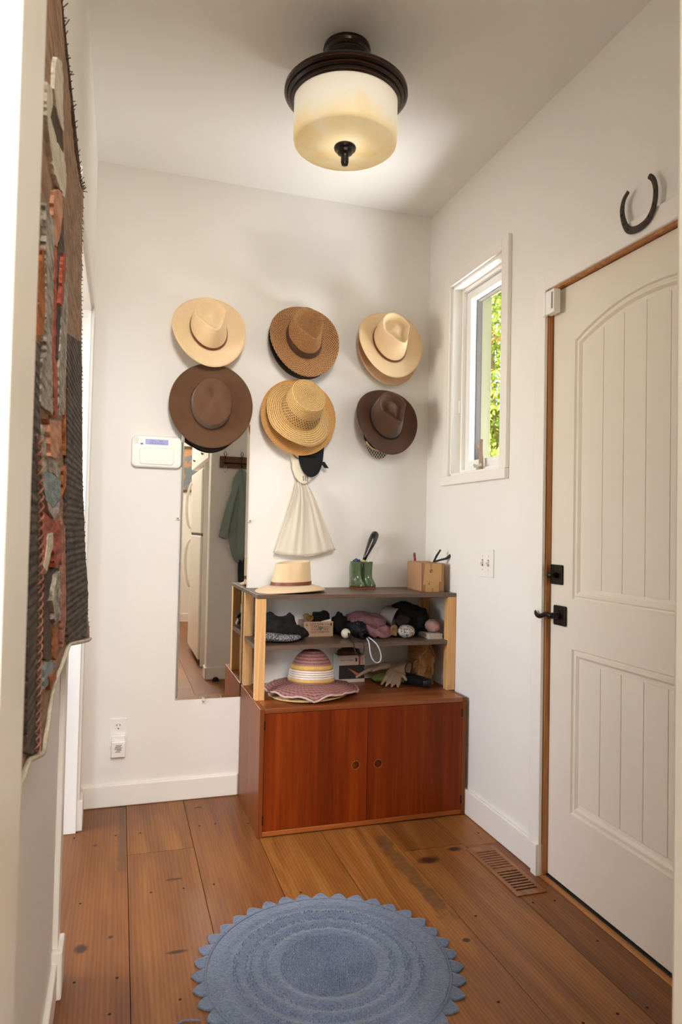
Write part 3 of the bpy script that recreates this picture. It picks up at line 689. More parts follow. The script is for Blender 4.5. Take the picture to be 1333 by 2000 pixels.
M_DKFELT = pbr('dark_brown_felt', (84, 52, 30), .85, var=.12, vs=9, bump=.12, bs=500, sheen=.25)
M_BKFELT = pbr('charcoal_felt', (48, 38, 33), .9, bump=.1, bs=400)
M_LEATH = pbr('brown_leather', (112, 58, 36), .5, var=.1, vs=40)
M_SEAG = weave('seagrass_weave', ((52, 30, 14), (146, 98, 54), (190, 142, 90)), 64, 620, .9)
M_RAFF = weave('raffia_coil', ((110, 76, 36), (200, 158, 96), (222, 186, 124)), 110, 760, .9, coil=True)
M_STRAW2 = weave('honey_straw', ((150, 98, 44), (196, 142, 76), (214, 164, 98)), 90, 700, .5)

def hat(name, label, pos, axis, front, base=(.080, .098), h=.105, brim=(.085, .08, .08), curl=.015, droop=.01, top='tear', lean=.018, taper=.14,
        pinch=.35, dent=.022, slope=.08, body=None, brimmat=None, band=None, thick=.0035, group=None, bow=0., wob=0., rim=None, stripes=None, nband=48, edgewave=0.):
    pos = Vector(pos); Z = Vector(axis).normalized(); Y = Vector(front); Y = (Y-Z*Y.dot(Z)).normalized(); X = Y.cross(Z)
    bx, by = base; ws_, wf_, wb_ = brim; n = 72
    Pw = lambda x, y, z: pos+X*x+Y*y+Z*z
    th_ = [2*PI*j/n for j in range(n)]
    root = thing(name, pos, label, 'hat', group)
    rows = []; vv = []
    for i in range(11):
        t_ = i/10; r_ = []
        for a in th_:
            s_, c_ = math.sin(a), math.cos(a); wy = wf_ if c_ > 0 else wb_
            wdt = math.sqrt((ws_*s_)**2+(wy*c_)**2)
            x = s_*(bx+t_*ws_); y = c_*(by+t_*wy)
            z = curl*s_*s_*t_**1.8-droop*c_*c_*(1 if c_ > 0 else .6)*t_**1.6+bow*t_*t_+wob*t_*t_*fbm((s_*.6, c_*.6, t_*.4), 2.0, len(name)) + edgewave*t_**3*math.sin(a*9+2*math.sin(a*2))
            r_.append(Pw(x, y, z))
        rows.append(r_); vv.append(t_*max(ws_, .03))
    MB().surf(rows, True, uvs=(0, vv, 2*PI)).build('brim', brimmat or body, root, smooth=True, solid=thick, soff=0)
    if rim:
        MB().tube(rows[-1], rim[0], 6, closed=True).build('brim_edge', rim[1], root, smooth=True)
    def ring(s_, grow=0.):
        r_ = []
        for a in th_:
            sn, cs_ = math.sin(a), math.cos(a)
            k = 1-taper*s_**1.3
            if top == 'round': k *= math.sqrt(max(0, 1-(s_*.93)**3.2))+.0
            x = sn*(bx+grow)*k; y = cs_*(by+grow)*k
            if top == 'tear': x *= 1-pinch*1.45*s_**1.6*max(0, cs_)**.9; x *= 1-.10*s_*max(0, 1-abs(cs_-.45)*2.6)
            hh = h*(1+slope*cs_*s_)
            r_.append((x, y-lean*s_, hh*s_))
        return r_
    rows = []; vv = []
    ss = [0, .06, .14, .24, .36, .5, .64, .78, .88, .95, .985, 1.0]
    for s_ in ss:
        g = 0 if top == 'round' else -(.0025 if s_ == 1.0 else 0.)
        rg_ = ring(s_, g); rows.append([Pw(*p) for p in rg_]); vv.append(s_*h)
    last = ring(1.0, -.0025); zc = h-(0)
    for q_ in (.93, .84, .73, .60, .46, .32, .18, .06):
        if top == 'tear': g = interp(q_, [0, .35, .62, .80, .93, 1], [.30, .48, 1.0, .72, .18, 0])
        elif top == 'flat': g = -.05*(1-q_)
        elif top == 'dents': g = 0
        else: g = -.25*(1-q_**2)
        r_ = []
        for (x, y, z), a in zip(last, th_):
            zz = z*q_+(h)*(1-q_)-dent*g
            xx, yy = x*q_, (y+lean)*q_-lean
            if top == 'dents':
                zz = h+.012*(1-q_*q_)-.020*math.exp(-((xx/.022)**2+((yy+.035)/.03)**2))-.010*math.exp(-(((xx-.03)/.02)**2+((yy-.02)/.03)**2))-.008*math.exp(-(((xx+.03)/.02)**2+((yy-.02)/.03)**2))
            r_.append(Pw(xx, yy, zz))
        rows.append(r_); vv.append(h+(1-q_)*bx)
    cm = MB().surf(rows, True, False, True, uvs=(0, vv, 2*PI)); cm.build('crown', body, root, smooth=True)
    if band:
        z0, z1, bm_ = band; rr = []
        for zz, gr in ((z0, .0002), (z0, .0022), (z1, .0022), (z1, .0002)):
            r0_ = ring(zz/h, gr); rr.append([Pw(*p) for p in r0_])
        MB().surf(rr, True).build('hat_band', bm_, root, smooth=False)
    if stripes:
        for nm, z0, z1, bm_ in stripes:
            rr = []
            for zz, gr in ((z0, .0002), (z0, .0018), ((z0+z1)/2, .0026), (z1, .0018), (z1, .0002)): rr.append([Pw(*p) for p in ring(min(.98, zz/h), gr)])
            MB().surf(rr, True).build(nm, bm_, root, smooth=True)
    return root, Pw, ring, rows
G1 = 'hats hung on the back wall'
def wp(px, py, y): return on(px, py, 'y', y)
UP = lambda a, b=0.: (math.sin(math.radians(b)), -math.cos(math.radians(a)), math.sin(math.radians(a)))
hat('cream_hat', 'cream wide-brim hat with thin brown band, above the plain brown hat', wp(408, 646, -.060), UP(15, 2), (.30, 0, -1), (.078, .096), .108, (.078, .072, .066), .024, .010,
    body=M_CREAM, band=(.004, .015, M_LEATH), group=G1, lean=.020, rim=(.0022, M_CREAM))
hat('brown_hat', 'plain brown felt hat with round crown, overlapping the mirror top', wp(413, 791, -.060), UP(3, -2), (.05, 0, -1), (.086, .106), .066, (.094, .082, .078), .004, .004,
    top='dents', taper=.06, lean=.0, slope=0, body=M_BRFELT, group=G1)
hat('charcoal_hat', 'dark hat tucked behind the plain brown hat', wp(411, 806, -.022), UP(3, -2), (.05, 0, -1), (.076, .094), .070, (.068, .080, .07), .003, .003,
    top='round', body=M_BKFELT, group=G1)
hat('seagrass_hat', 'woven brown straw hat with wide dark band', wp(594, 663, -.070), UP(13, 2), (.28, 0, -1), (.080, .096), .112, (.082, .082, .07), .020, .012,
    body=M_SEAG, band=(.004, .034, pbr('dark_brown_ribbon', (74, 44, 28), .8)), group=G1, lean=.022, dent=.016)
hat('black_hat', 'black hat peeking out under the woven brown straw hat', wp(590, 668, -.022), UP(4, 2), (.28, 0, -1), (.077, .093), .080, (.082, .082, .072), .012, .006,
    top='round', body=M_BKFELT, group=G1)
rr_, Pr_, ringr_, _ = hat('raffia_bucket_hat', 'pale coiled raffia bucket hat with flat top', wp(586, 806, -.095), UP(24, 8), (.35, 0, -1), (.090, .098), .125, (.060, .066, .060), -.016, .016,
    top='flat', taper=.16, lean=.012, slope=0, dent=.01, body=M_RAFF, group=G1, wob=.012)
def open_weave(root, Pw, ring, h, s0, s1, nrow, n, mat):
    mb = MB()
    for r_ in range(nrow):
        s_ = s0+(s1-s0)*(r_+.5)/nrow; lo, mid_, hi = ring(s_-.030, .0012), ring(s_, .0012), ring(s_+.030, .0012); m_ = len(mid_)
        def at_(rg_, f_):
            i = int(f_) % m_; k = f_-int(f_); a, b_ = rg_[i], rg_[(i+1) % m_]; return Pw(*(a[q]+(b_[q]-a[q])*k for q in range(3)))
        for k in range(n):
            f_ = (k+.5*(r_ % 2))*m_/n; w_ = .30*m_/n
            mb.add([at_(lo, f_-w_*.2), at_(mid_, f_+w_), at_(hi, f_+w_*.2), at_(mid_, f_-w_)], [(0, 1, 2, 3)])
    o = mb.build('open_weave', mat, root); o['kind'] = 'stuff'
open_weave(rr_, Pr_, ringr_, .125, .12, .55, 5, 44, pbr('weave_gap', (92, 62, 32), .9))
hat('honey_straw_hat', 'honey straw hat with broad brim under the raffia bucket hat', wp(583, 812, -.052), UP(8, 2), (.35, 0, -1), (.080, .094), .07, (.094, .088, .076), .006, .006,
    top='round', body=M_STRAW2, group=G1, rim=(.003, M_STRAW2))
hat('ivory_hat', 'cream hat with thin band, nearest the room corner', wp(761, 671, -.075), UP(15, 2), (.30, 0, -1), (.080, .098), .110, (.078, .072, .066), .024, .008,
    body=M_CREAM, band=(.004, .013, M_LEATH), group=G1, lean=.020, rim=(.0022, M_CREAM), dent=.028)
hat('tan_hat', 'tan hat showing only its brim below the cream corner hat', wp(757, 682, -.025), UP(6, 2), (.30, 0, -1), (.077, .094), .08, (.080, .084, .070), .018, .006,
    top='round', body=pbr('tan_straw', (206, 168, 126), .7, var=.03, vs=20), group=G1)
r7, P7, ring7, _ = hat('dark_brown_hat', 'dark brown felt fedora with black cord band, near the corner', wp(754, 822, -.070), UP(15, 2), (.30, 0, -1), (.078, .096), .112, (.074, .070, .064), .026, .012,
    body=M_DKFELT, band=(.006, .014, pbr('black_cord_band', (30, 30, 32), .6)), group=G1, lean=.020, dent=.030, pinch=.45)
e7 = ring7(.09)[20]; a7 = P7(e7[0], e7[1], e7[2])
MB().tube([a7, a7+V(.012, -.006, -.010), a7+V(.03, -.008, -.014), a7+V(.052, -.006, -.010), a7+V(.068, -.006, -.010)], .0012, 6).build('cord_end', MATS['black_cord_band'], r7)

def cap(name, label, pos, axis, front, body, visor, R=(.080, .092), vl=.07, h=.085, group=None, button=True):
    pos = Vector(pos); Z = Vector(axis).normalized(); Y = Vector(front); Y = (Y-Z*Y.dot(Z)).normalized(); X = Y.cross(Z)
    Pw = lambda x, y, z: pos+X*x+Y*y+Z*z
    root = thing(name, pos, label, 'cap', group)
    rows = []
    for i in range(13):
        f_ = i/12*PI/2; rows.append([Pw(R[0]*math.cos(f_)*math.sin(a)+1e-5*math.sin(a), R[1]*math.cos(f_)*math.cos(a)+1e-5*math.cos(a), h*math.sin(f_)) for a in np.linspace(0, 2*PI, 41)[:-1]])
    MB().surf(rows, True, False, True).build('crown', body, root, smooth=True)
    rows = []
    for i in range(9):
        t_ = i/8; r_ = []
        for a in np.linspace(-1.25, 1.25, 25):
            ln = vl*(math.cos(a*1.05)**.33 if abs(a) < 1.24 else .3)
            x = R[0]*math.sin(a)*(1-.10*t_); y = R[1]*math.cos(a)+t_*ln
            r_.append(Pw(x, y, .004-.008*(x/R[0])**2*(.4+.6*t_)+.004*t_))
        rows.append(r_)
    vz = MB().surf(rows, False).build('visor', visor, root, smooth=True, solid=.004, soff=0)
    return root, Pw, vz
M_BKCAP = pbr('black_cotton', (12, 11, 11), .9, bump=.1, bs=400)
M_WHCAP = pbr('cream_cotton', (232, 222, 200), .85, bump=.1, bs=400)
rc, Pc, vz = cap('cream_baseball_cap', 'cream cap with three grey stripes on its visor', wp(592, 866, -.022), UP(2, 0), (.04, 0, -1), M_WHCAP, M_WHCAP, (.066, .075), .112, .014, 'caps under the straw hats')
for i, dx in enumerate((.004, -.006, -.015)):
    MB().surf([[Pc(dx+.0+k*.003, y, .0095) for k in (-1, 1)] for y in (.150, .160, .170, .180)], False).build('stripe', pbr('cap_stripe', (142, 140, 140), .8), rc, solid=.001)
rk, Pk, _ = cap('black_baseball_cap', 'black cap hanging over the cream cap, visor down', wp(608, 862, -.040), UP(2, 0), (.0, 0, -1), M_BKCAP, M_BKCAP, (.066, .075), .090, .016, 'caps under the straw hats')
MB().surf([[Pk(-.052-d_, .092+k*.028, .006-k*.004) for d_ in (.012*k-.010+.010*k, .012+.022*k)] for k in (0, .35, .7, 1.0)], False).build('strap', M_BKCAP, rk, solid=.002)
t = NT('navy_plaid'); br = t.n('TexChecker'); br.inputs['Scale'].default_value = 150; br.inputs['Color1'].default_value = lin((58, 56, 62)); br.inputs['Color2'].default_value = lin((206, 196, 180))
t.l(t.coord('World', (1, .3, .7)), br.inputs['Vector']); t.l(br.outputs[0], t.b.inputs['Base Color']); t.set(Roughness=.9)
rp, Pp, _ = cap('plaid_baseball_cap', 'navy cap with a checked visor under the dark brown fedora', wp(738, 848, -.020), UP(3, 0), (.06, 0, -1), pbr('navy_cotton', (40, 42, 52), .9, bump=.1, bs=300), t.m, (.072, .080), .040, .02, 'caps under the straw hats')
MB().surf([[Pp(.0735*math.sin(a)*k2, .0815*math.cos(a)*k2, z_) for a in np.linspace(-.75, 1.1, 12)] for z_, k2 in ((.004, 1.02), (.014, 1.03), (.024, 1.0))], False).build('sweatband', pbr('tan_cotton', (196, 170, 140), .9), rp, smooth=True, solid=.002)

# white cotton tote hanging from the peg under the caps
def tote():
    t = NT('sheer_cotton'); t.b.inputs['Base Color'].default_value = lin((240, 234, 222)); t.set(Roughness=.9)
    tl = t.n('BsdfTranslucent'); tl.inputs[0].default_value = lin((240, 234, 222)); mx = t.n('MixShader'); mx.inputs[0].default_value = .35
    t.l(t.b.outputs[0], mx.inputs[1]); t.l(tl.outputs[0], mx.inputs[2]); t.l(mx.outputs[0], t.o.inputs['Surface'])
    top = wp(588, 936, -.02); bl_, br_, bm_ = wp(534, 1079, -.02), wp(652, 1073, -.02), wp(592, 1086, -.02)
    root = thing('tote_bag', (top.x, -.02, bm_.z), 'white cotton tote bag hanging below the caps', 'bag')
    for side, y0 in ((0, -.004), (1, -.034)):
        rows = []
        for i in range(25):
            s_ = i/24; r_ = []
            for j in range(33):
                u = j/32
                xb = (bl_.x+(br_.x-bl_.x)*u); zb = (bl_.z*(1-u)+br_.z*u)-(.022 if side else .010)*math.sin(PI*u)
                xt = top.x+(u-.5)*.045; zt = top.z+.0*u
                x = xt+(xb-xt)*s_**1.05; z = zt+(zb-zt)*s_
                fold = (.014*math.sin(u*PI*5+.6*side)+.010*math.sin(u*PI*9+1+2*s_))*(1-s_*.72)*min(1, s_*6+.3)
                y = (y0 if not side else interp(s_, [0, .3], [-.006, y0]))-(.012*min(1, s_*4+.2)+abs(fold)*min(1, s_*4+.3))*(1 if side else -.0)-.010*s_*math.sin(PI*u)*(1 if side else 0)
                r_.append((x, min(y, -.0035), z))
            rows.append(r_)
        MB().surf(rows, False).build('front_panel' if side else 'rear_panel', t.m, root, smooth=True, solid=.0012)
    hm = []
    for u in np.linspace(0, 1, 33):
        hm.append((bl_.x+(br_.x-bl_.x)*u, -.046-.010*math.sin(PI*u), (bl_.z*(1-u)+br_.z*u)-.022*math.sin(PI*u)))
    MB().tube(hm, .0022, 6).build('hem', pbr('tote_hem', (206, 198, 184), .9), root, smooth=True)
    for dx in (-.012, .014):
        MB().tube([(top.x+dx, -.010, top.z), (top.x+dx*.8+.002, -.009, top.z+.05), (top.x+.004, -.009, top.z+.11)], .006, 8, flat=.3).build('handle', t.m, root, smooth=True)
tote()

# ------------------------------------------------------------------ things on the top shelf
hat('shelf_hat', 'cream felt hat with brown leather band lying on the top shelf', (-.717, -.190, ST+.026), (-.02, 0, 1), (-.92, -.4, 0), (.076, .092), .100, (.066, .066, .06), -.004, .012,
    body=M_CREAMF, band=(.004, .018, M_LEATH), lean=.008, slope=-.05, dent=.02, pinch=.22, taper=.12, bow=-.012)
M_BOOT = pbr('green_glaze', (84, 106, 72), .12, var=.25, vs=14, coat=.6)
M_SOLE = pbr('rust_sole', (150, 74, 40), .45)
bt = thing('ceramic_boots', (-.345, -.060, ST), 'pair of small green glazed ceramic rain boots', 'boots')
for k, bx_ in enumerate((-.374, -.322)):
    rows = []
    sec = [(.0045, .028, .043, .010), (.012, .0285, .045, .011), (.022, .0275, .043, .010), (.034, .0255, .036, .006), (.048, .0235, .029, .001), (.065, .0235, .027, 0), (.095, .0255, .028, 0), (.118, .0275, .029, 0), (.1215, .0285, .030, 0), (.124, .0275, .029, 0), (.120, .0245, .026, 0), (.08, .0215, .023, 0)]
    for z, rx, ry, fy in sec:
        r_ = []
        for a in np.linspace(0, 2*PI, 29)[:-1]:
            sx, cy_ = math.cos(a), math.sin(a)
            toe = .5 if cy_ < 0 else 0
            x = bx_+rx*sx*(1-.12*toe*abs(cy_)); y = -.052-fy+ry*cy_
            ang = .42; r_.append(((x-bx_)*math.cos(ang)-(y+.052)*math.sin(ang)+bx_, (x-bx_)*math.sin(ang)+(y+.052)*math.cos(ang)-.052, ST+z))
        rows.append(r_)
    s_ = MB().surf(rows, True, True, True).build('boot', M_BOOT, bt, smooth=True, subsurf=1)
    rows = []
    for z, g_ in ((.0003, 1.0), (.001, 1.05), (.006, 1.05), (.007, 1.0)):
        r_ = []
        for a in np.linspace(0, 2*PI, 29)[:-1]:
            x = .028*g_*math.cos(a); y = -.010+.043*g_*math.sin(a); ang = .42
            r_.append((x*math.cos(ang)-y*math.sin(ang)+bx_, x*math.sin(ang)+y*math.cos(ang)-.052, ST+z))
        rows.append(r_)
    MB().surf(rows, True, True, True).build('sole', M_SOLE, s_, smooth=False)
shn = thing('shoehorn', (-.325, -.05, ST+.012), 'shoehorn with a glossy black handle standing in a green boot', 'shoehorn')
P0 = wp(711, 1095, -.055); P1 = wp(737, 1035, -.030)
ax_ = (P1-P0).normalized()
MB().tube([P0+ax_*d_ for d_ in (0, .03, .07, .105, .13, .145, .152, .155)], [.0075, .010, .0155, .020, .0205, .017, .009, .002], 18).build('handle', pbr('gloss_black', (14, 12, 12), .08, coat=.8), shn, smooth=True)
MB().tube([P0-ax_*.014, P0+ax_*.002], [.009, .008], 14).build('ferrule', pbr('wood_ferrule', (196, 168, 128), .5), shn, smooth=True)
MB().tube([P0-ax_*.075, P0-ax_*.04, P0-ax_*.013], [.010, .010, .006], 12, flat=.35).build('blade', pbr('blade_bone', (214, 206, 190), .4), shn, smooth=True)
rl = thing('white_scraper', (-.318, -.035, ST+.012), 'white plastic blade leaning in the green boot behind the shoehorn', 'scraper')
P2 = wp(716, 1104, -.036); P3 = wp(739, 1072, -.022); d_ = (P3-P2); sdx = V(.9, -.1, .4)
MB().poly([P2-V(.010, 0, .0), P2+V(.012, 0, 0), P3+V(.006, 0, -.004), P3+V(.0, 0, .008), P3-V(.006, 0, .006)], (0, .003, 0)).build('blade', M_PLATE, rl)
bp_ = thing('blue_trinket', (-.372, -.052, ST+.10), 'crumpled blue wrapper in the green boot', 'wrapper')
def blob(center, rad, seed, amp=.25, f=2.0, flat=None, nu=40, nv=24, ridge=0.):
    rows = []; c = Vector(center)
    for i in range(nv+1):
        ph = -PI/2+PI*i/nv; r_ = []
        for j in range(nu):
            a = 2*PI*j/nu; d = Vector((math.cos(ph)*math.cos(a), math.cos(ph)*math.sin(a), math.sin(ph)))
            k = 1+amp*fbm(d, f, seed)
            if ridge: k += ridge*(abs(math.sin(d.x*5+seed+2.2*fbm(d, 1.3, seed+3)))-.5)
            p = Vector((d.x*rad[0], d.y*rad[1], d.z*rad[2]))*k
            if flat is not None: p.z = max(p.z, -flat+.0004*(p.z+flat))
            r_.append(c+p)
        rows.append(r_)
    return MB().surf(rows, True)
blob((-.372, -.052, ST+.124), (.016, .014, .010), 4, .5, 2.5, ridge=.2).build('wrapper', pbr('blue_foil', (60, 76, 120), .3, .3), bp_, smooth=True)

# cardboard box with pruners
M_CARD = pbr('cardboard', (176, 132, 96), .8, var=.04, vs=14)
M_TAPE = pbr('printed_tape', (206, 162, 108), .6, var=.03, vs=30)
A_ = on(824, 1156.3, 'z', ST); ux = V(math.cos(math.radians(-3)), math.sin(math.radians(-3)), 0); uy = V(-ux.y, ux.x, 0); L1 = .108; L2 = .185
BH = .128
bxo = thing('cardboard_box', A_+ux*L1/2+uy*L2/2, 'cardboard box with printed tape holding garden tools', 'box')
tk = .004
def wallp(p, q_, inner, hgt=BH):
    n_ = Vector(inner); return MB().poly([p+V(0,0,.0005), q_+V(0,0,.0005), q_+V(0,0,hgt), p+V(0,0,hgt)], n_*tk)
Q00, Q10, Q11, Q01 = A_, A_+ux*L1, A_+ux*L1+uy*L2, A_+uy*L2
wallp(Q00, Q10, uy).build('front_side', M_CARD, bxo); wallp(Q10, Q11, -ux).build('end_side', M_CARD, bxo)
wallp(Q11, Q01, -uy).build('rear_side', M_CARD, bxo); wallp(Q01, Q00, ux).build('left_side', M_CARD, bxo)
MB().poly([Q00+V(0,0,.001), Q10+V(0,0,.001), Q11+V(0,0,.001), Q01+V(0,0,.001)], (0, 0, .003)).build('base', M_CARD, bxo)
MB().poly([Q01+V(0,0,BH)+ux*.004-uy*.004, Q11+V(0,0,BH)-ux*.004-uy*.004, Q11+V(0,0,BH-.02)-ux*.01-uy*.05, Q01+V(0,0,BH-.02)+ux*.01-uy*.05], (0, 0, .002)).build('folded_flap', M_CARD, bxo)
tf = lambda u, z: Q00+ux*(u*L1)+V(0, 0, z*BH)-uy*.0006
tp = MB().poly([tf(.16, .0), tf(.76, 0), tf(.76, .36), tf(.86, .36), tf(.86, .99), tf(.14, .99), tf(.06, .26), tf(.16, .26)], -uy*.0006).build('printed_tape', M_TAPE, bxo)
MNK = pbr('navy_ink', (52, 52, 60), .7)
cb_ = tf(.40, .73)-uy*.0008
MB().tube([cb_+ux*(.0062*math.cos(a))+V(0, 0, .0075*math.sin(a)) for a in np.linspace(0, 2*PI, 17)[:-1]], .0010, 5, closed=True).build('printed_emblem', MNK, tp)
MB().tube([cb_-ux*.0035-V(0,0,.0045), cb_+ux*.0035+V(0,0,.0045)], .0013, 5).build('printed_emblem', MNK, tp)
text('SWS', .010, tf(.40, .90)-uy*.0010, (0, 0, 1), -ux, -uy, MNK, tp); text('8R', .008, tf(.32, .29)-uy*.0010, (0, 0, 1), -ux, -uy, MNK, tp); text('SMS', .010, tf(.48, .07)-uy*.0010, (0, 0, 1), -ux, -uy, MNK, tp)
dots = MB(); rd = random.Random(5)
for i in range(46):
    u, z = rd.uniform(.14, .84), rd.uniform(.04, .97)
    if z < .36 and (u > .74 or u < .18): continue
    dots.add([tf(u, z)-uy*.0009, tf(u+.022, z+.004)-uy*.0009, tf(u+.016, z+.016)-uy*.0009], [(0, 1, 2)])
dots.build('printed_specks', pbr('tape_speck', (150, 110, 66), .7), tp)
M_PRUN = pbr('black_grip', (38, 36, 35), .6, bump=.2, bs=300)
pr = thing('pruning_shears', Q10-ux*.03+uy*.05+V(0, 0, .02), 'pruning shears with black grips sticking out of the box', 'pruner')
pv = wp(848, 1094, Q00.y+.02)
pa, pb_ = wp(861, 1074, Q00.y+.02), wp(872, 1091, Q00.y+.01); pc_ = wp(897, 1074, Q00.y-.005)
MB().tube([pv-V(.003, 0, .012), pv+(pa-pv)*.4, pa], [.006, .0075, .006], 10, flat=.6).build('grip', M_PRUN, pr, smooth=True)
MB().tube([pv-V(0, 0, .008), (pv+pb_)/2+V(0, 0, -.003), pb_, pb_+(pc_-pb_)*.3, pb_+(pc_-pb_)*.7, pc_], [.005, .005, .006, .0085, .0095, .008], 10, flat=.7).build('grip', M_PRUN, pr, smooth=True)
MB().tube([pv-V(0, 0, .006), pv+V(.01, .004, -.03), pv+V(.012, .008, -.07)], [.008, .010, .004], 10, flat=.35).build('blade', pbr('shear_steel', (150, 148, 144), .3, .8), pr, smooth=True)
rh = thing('red_tool', Q01+ux*.05-uy*.04+V(0, 0, .01), 'red handled tool standing in the cardboard box', 'tool')
r0 = wp(810, 1079, -.068); r1 = wp(812, 1108, -.068)
MB().tube([r1-V(0, 0, .06), r1, (r0+r1)/2, r0-V(0, 0, .008)], [.008, .0082, .0078, .0072], 12, flat=.7).build('grip', pbr('red_plastic', (150, 36, 32), .4), rh, smooth=True)
MB().tube([r0-V(0, 0, .010), r0], [.0076, .006], 12, flat=.7).build('end_cap', pbr('grey_cap', (120, 112, 96), .5), rh, smooth=True)

# ------------------------------------------------------------------ things on the middle shelf
M_BLKN = pbr('black_knit', (12, 11, 12), .95, bump=.3, bs=260)
M_BLKF = pbr('black_fleece', (9, 8, 9), .98, bump=.2, bs=180)
def ms(px, py, z=SM): return on(px, py, 'z', z)
g_ = 'knitwear on the middle shelf'
o = MB()
for c, r, s in (((-.76, -.20, SM+.040), (.105, .075, .036), 2), ((-.692, -.18, SM+.024), (.056, .065, .024), 5), ((-.80, -.15, SM+.065), (.055, .06, .040), 6), ((-.715, -.17, SM+.080), (.026, .03, .030), 8), ((-.76, -.17, SM+.066), (.07, .05, .030), 7)):
    b_ = blob(c, r, s, .35, 1.6, flat=c[2]-SM-.0006, ridge=.10); o.add(b_.v, b_.f)
o = o.build('black_sweater', M_BLKN, smooth=True, remesh=.006); tag(o, 'crumpled black sweater piled at the left of the middle shelf', 'sweater', g_)
def knitmat(name, cols, sc):
    t = NT(name); vo = t.n('TexVoronoi'); vo.inputs['Scale'].default_value = sc; t.l(t.coord('World'), vo.inputs['Vector'])
    c = t.ramp(vo.outputs['Distance'], [(.05, lin(cols[1])), (.55, lin(cols[0]))]); t.l(c, t.b.inputs['Base Color']); t.set(Roughness=.6); t.bump(vo.outputs['Distance'], .6, .002); return t.m
pth = [(-.875, -.262, SM+.030), (-.840, -.272, SM+.030), (-.80, -.280, SM+.026), (-.76, -.285, SM+.022), (-.72, -.282, SM+.021), (-.688, -.272, SM+.026)]
o = MB().tube(pth, [.018, .024, .024, .021, .019, .010], 16, flat=.75, up=(0, 0, 1)).build('grey_beanie', knitmat('sparkle_knit', ((74, 74, 78), (214, 216, 224)), 210), smooth=True, subsurf=1)
tag(o, 'rolled grey sparkly knit beanie in front of the black sweater', 'beanie', g_)
o = MB().tube([(-.878, -.225, SM+.05), (-.862, -.262, SM+.056), (-.84, -.285, SM+.05)], [.012, .016, .014], 12, flat=.7).build('dark_mitten', pbr('charcoal_wool', (44, 42, 42), .95, bump=.3, bs=240), smooth=True, subsurf=1)
tag(o, 'dark wool mitten overhanging the left end of the shelf', 'mitten', g_)
o = MB().tube([(-.876, -.235, SM+.0175), (-.86, -.272, SM+.022), (-.84, -.286, SM+.019)], [.014, .0165, .014], 12, flat=.9).build('pale_mitten', pbr('oat_wool', (176, 160, 144), .95, bump=.3, bs=240), smooth=True, subsurf=1)
tag(o, 'pale wool mitten under the dark mitten by the front post', 'mitten', g_)

# printed carton
c0, c1 = ms(595, 1238), ms(647, 1243); cy_ = -.13
cxa, cxb = on(594, 1220, 'y', cy_).x, on(651, 1220, 'y', cy_).x
pc = thing('printed_carton', ((cxa+cxb)/2, cy_+.05, SM), 'small open kraft carton printed with recycling slogans', 'carton')
M_KRAFT = pbr('kraft_board', (186, 152, 126), .8, var=.03, vs=20)
zt = SM+.066
B('front_side', M_KRAFT, pc, cxa, cxb, cy_, cy_+.003, SM+.0004, zt); B('left_side', M_KRAFT, pc, cxa, cxa+.003, cy_+.003, cy_+.095, SM+.0004, zt)
B('right_side', M_KRAFT, pc, cxb-.003, cxb, cy_+.003, cy_+.095, SM+.0004, zt); B('rear_side', M_KRAFT, pc, cxa, cxb, cy_+.095, cy_+.098, SM+.0004, zt)
B('base', M_KRAFT, pc, cxa+.003, cxb-.003, cy_+.003, cy_+.095, SM+.0004, SM+.003)
INK = pbr('carton_ink', (82, 46, 30), .8)
tw = cxb-cxa
def ct(s, u, z, size): text(s, size, (cxa+u*tw, cy_-.0006, SM+z), (1,0,0), (0,0,1), (0,-1,0), INK, pc)
ct("LET'S TAKE", .43, .055, .0125); ct('CARE', .38, .044, .0145); ct('PLANET', .40, .032, .011); ct('TOGETHER', .43, .020, .0125); ct('& Travel', .76, .054, .0105); ct('WHAT A', .75, .041, .010); ct('TREE', .74, .031, .013); ct('DOES', .76, .020, .011)
MB().lathe([(.0001, .0008), (.009, .0008), (.0095, 0)], (cxa+.565*tw, cy_-.0002, SM+.037), (1,0,0), (0,0,1), (0,-1,0), 16).build('leaf_print', pbr('leaf_green', (92, 124, 92), .8), pc)
tri = [(cxa+.10*tw+.0065*math.cos(a), cy_-.0012, SM+.052+.0065*math.sin(a)) for a in (PI/2, PI/2+2*PI/3, PI/2+4*PI/3)]
MB().tube(tri, .0013, 5, closed=True).build('recycle_mark', INK, pc); B('carton_mark', INK, pc, cxb-.012, cxb-.006, cy_-.0008, cy_, SM+.046, SM+.060)
o = blob((cxa+.060*1, cy_+.045, zt+.012), (.022, .03, .016), 9, .2, 2)
sc_ = MB()
for k in range(60):
    a = k*.26; r_ = .003+.0011*a
    sc_.v.append(Vector((cxa+.030+r_*math.cos(a), cy_+.012, zt+.014+r_*math.sin(a)*.8)))
rl_ = MB().tube(sc_.v, .0022, 6); rows = [[p+V(0, dy, 0) for p in sc_.v] for dy in (0, .06)]
o = MB().surf(rows, False).build('rolled_belt', pbr('ochre_leather', (150, 104, 48), .6), solid=.0022, smooth=True); tag(o, 'rolled ochre belt sitting in the printed carton', 'belt')
o = MB().poly([(cxa+.050, cy_+.02, zt-.012), (cxb-.006, cy_+.02, zt-.012), (cxb-.010, cy_+.02, zt+.030), (cxb-.022, cy_+.02, zt+.045), (cxa+.09, cy_+.02, zt+.036), (cxa+.056, cy_+.02, zt+.036)], (0, .05, 0)).build('black_pouch', M_BLKF, bevel=.006, bseg=3); tag(o, 'folded black cloth pouch standing in the printed carton', 'pouch')
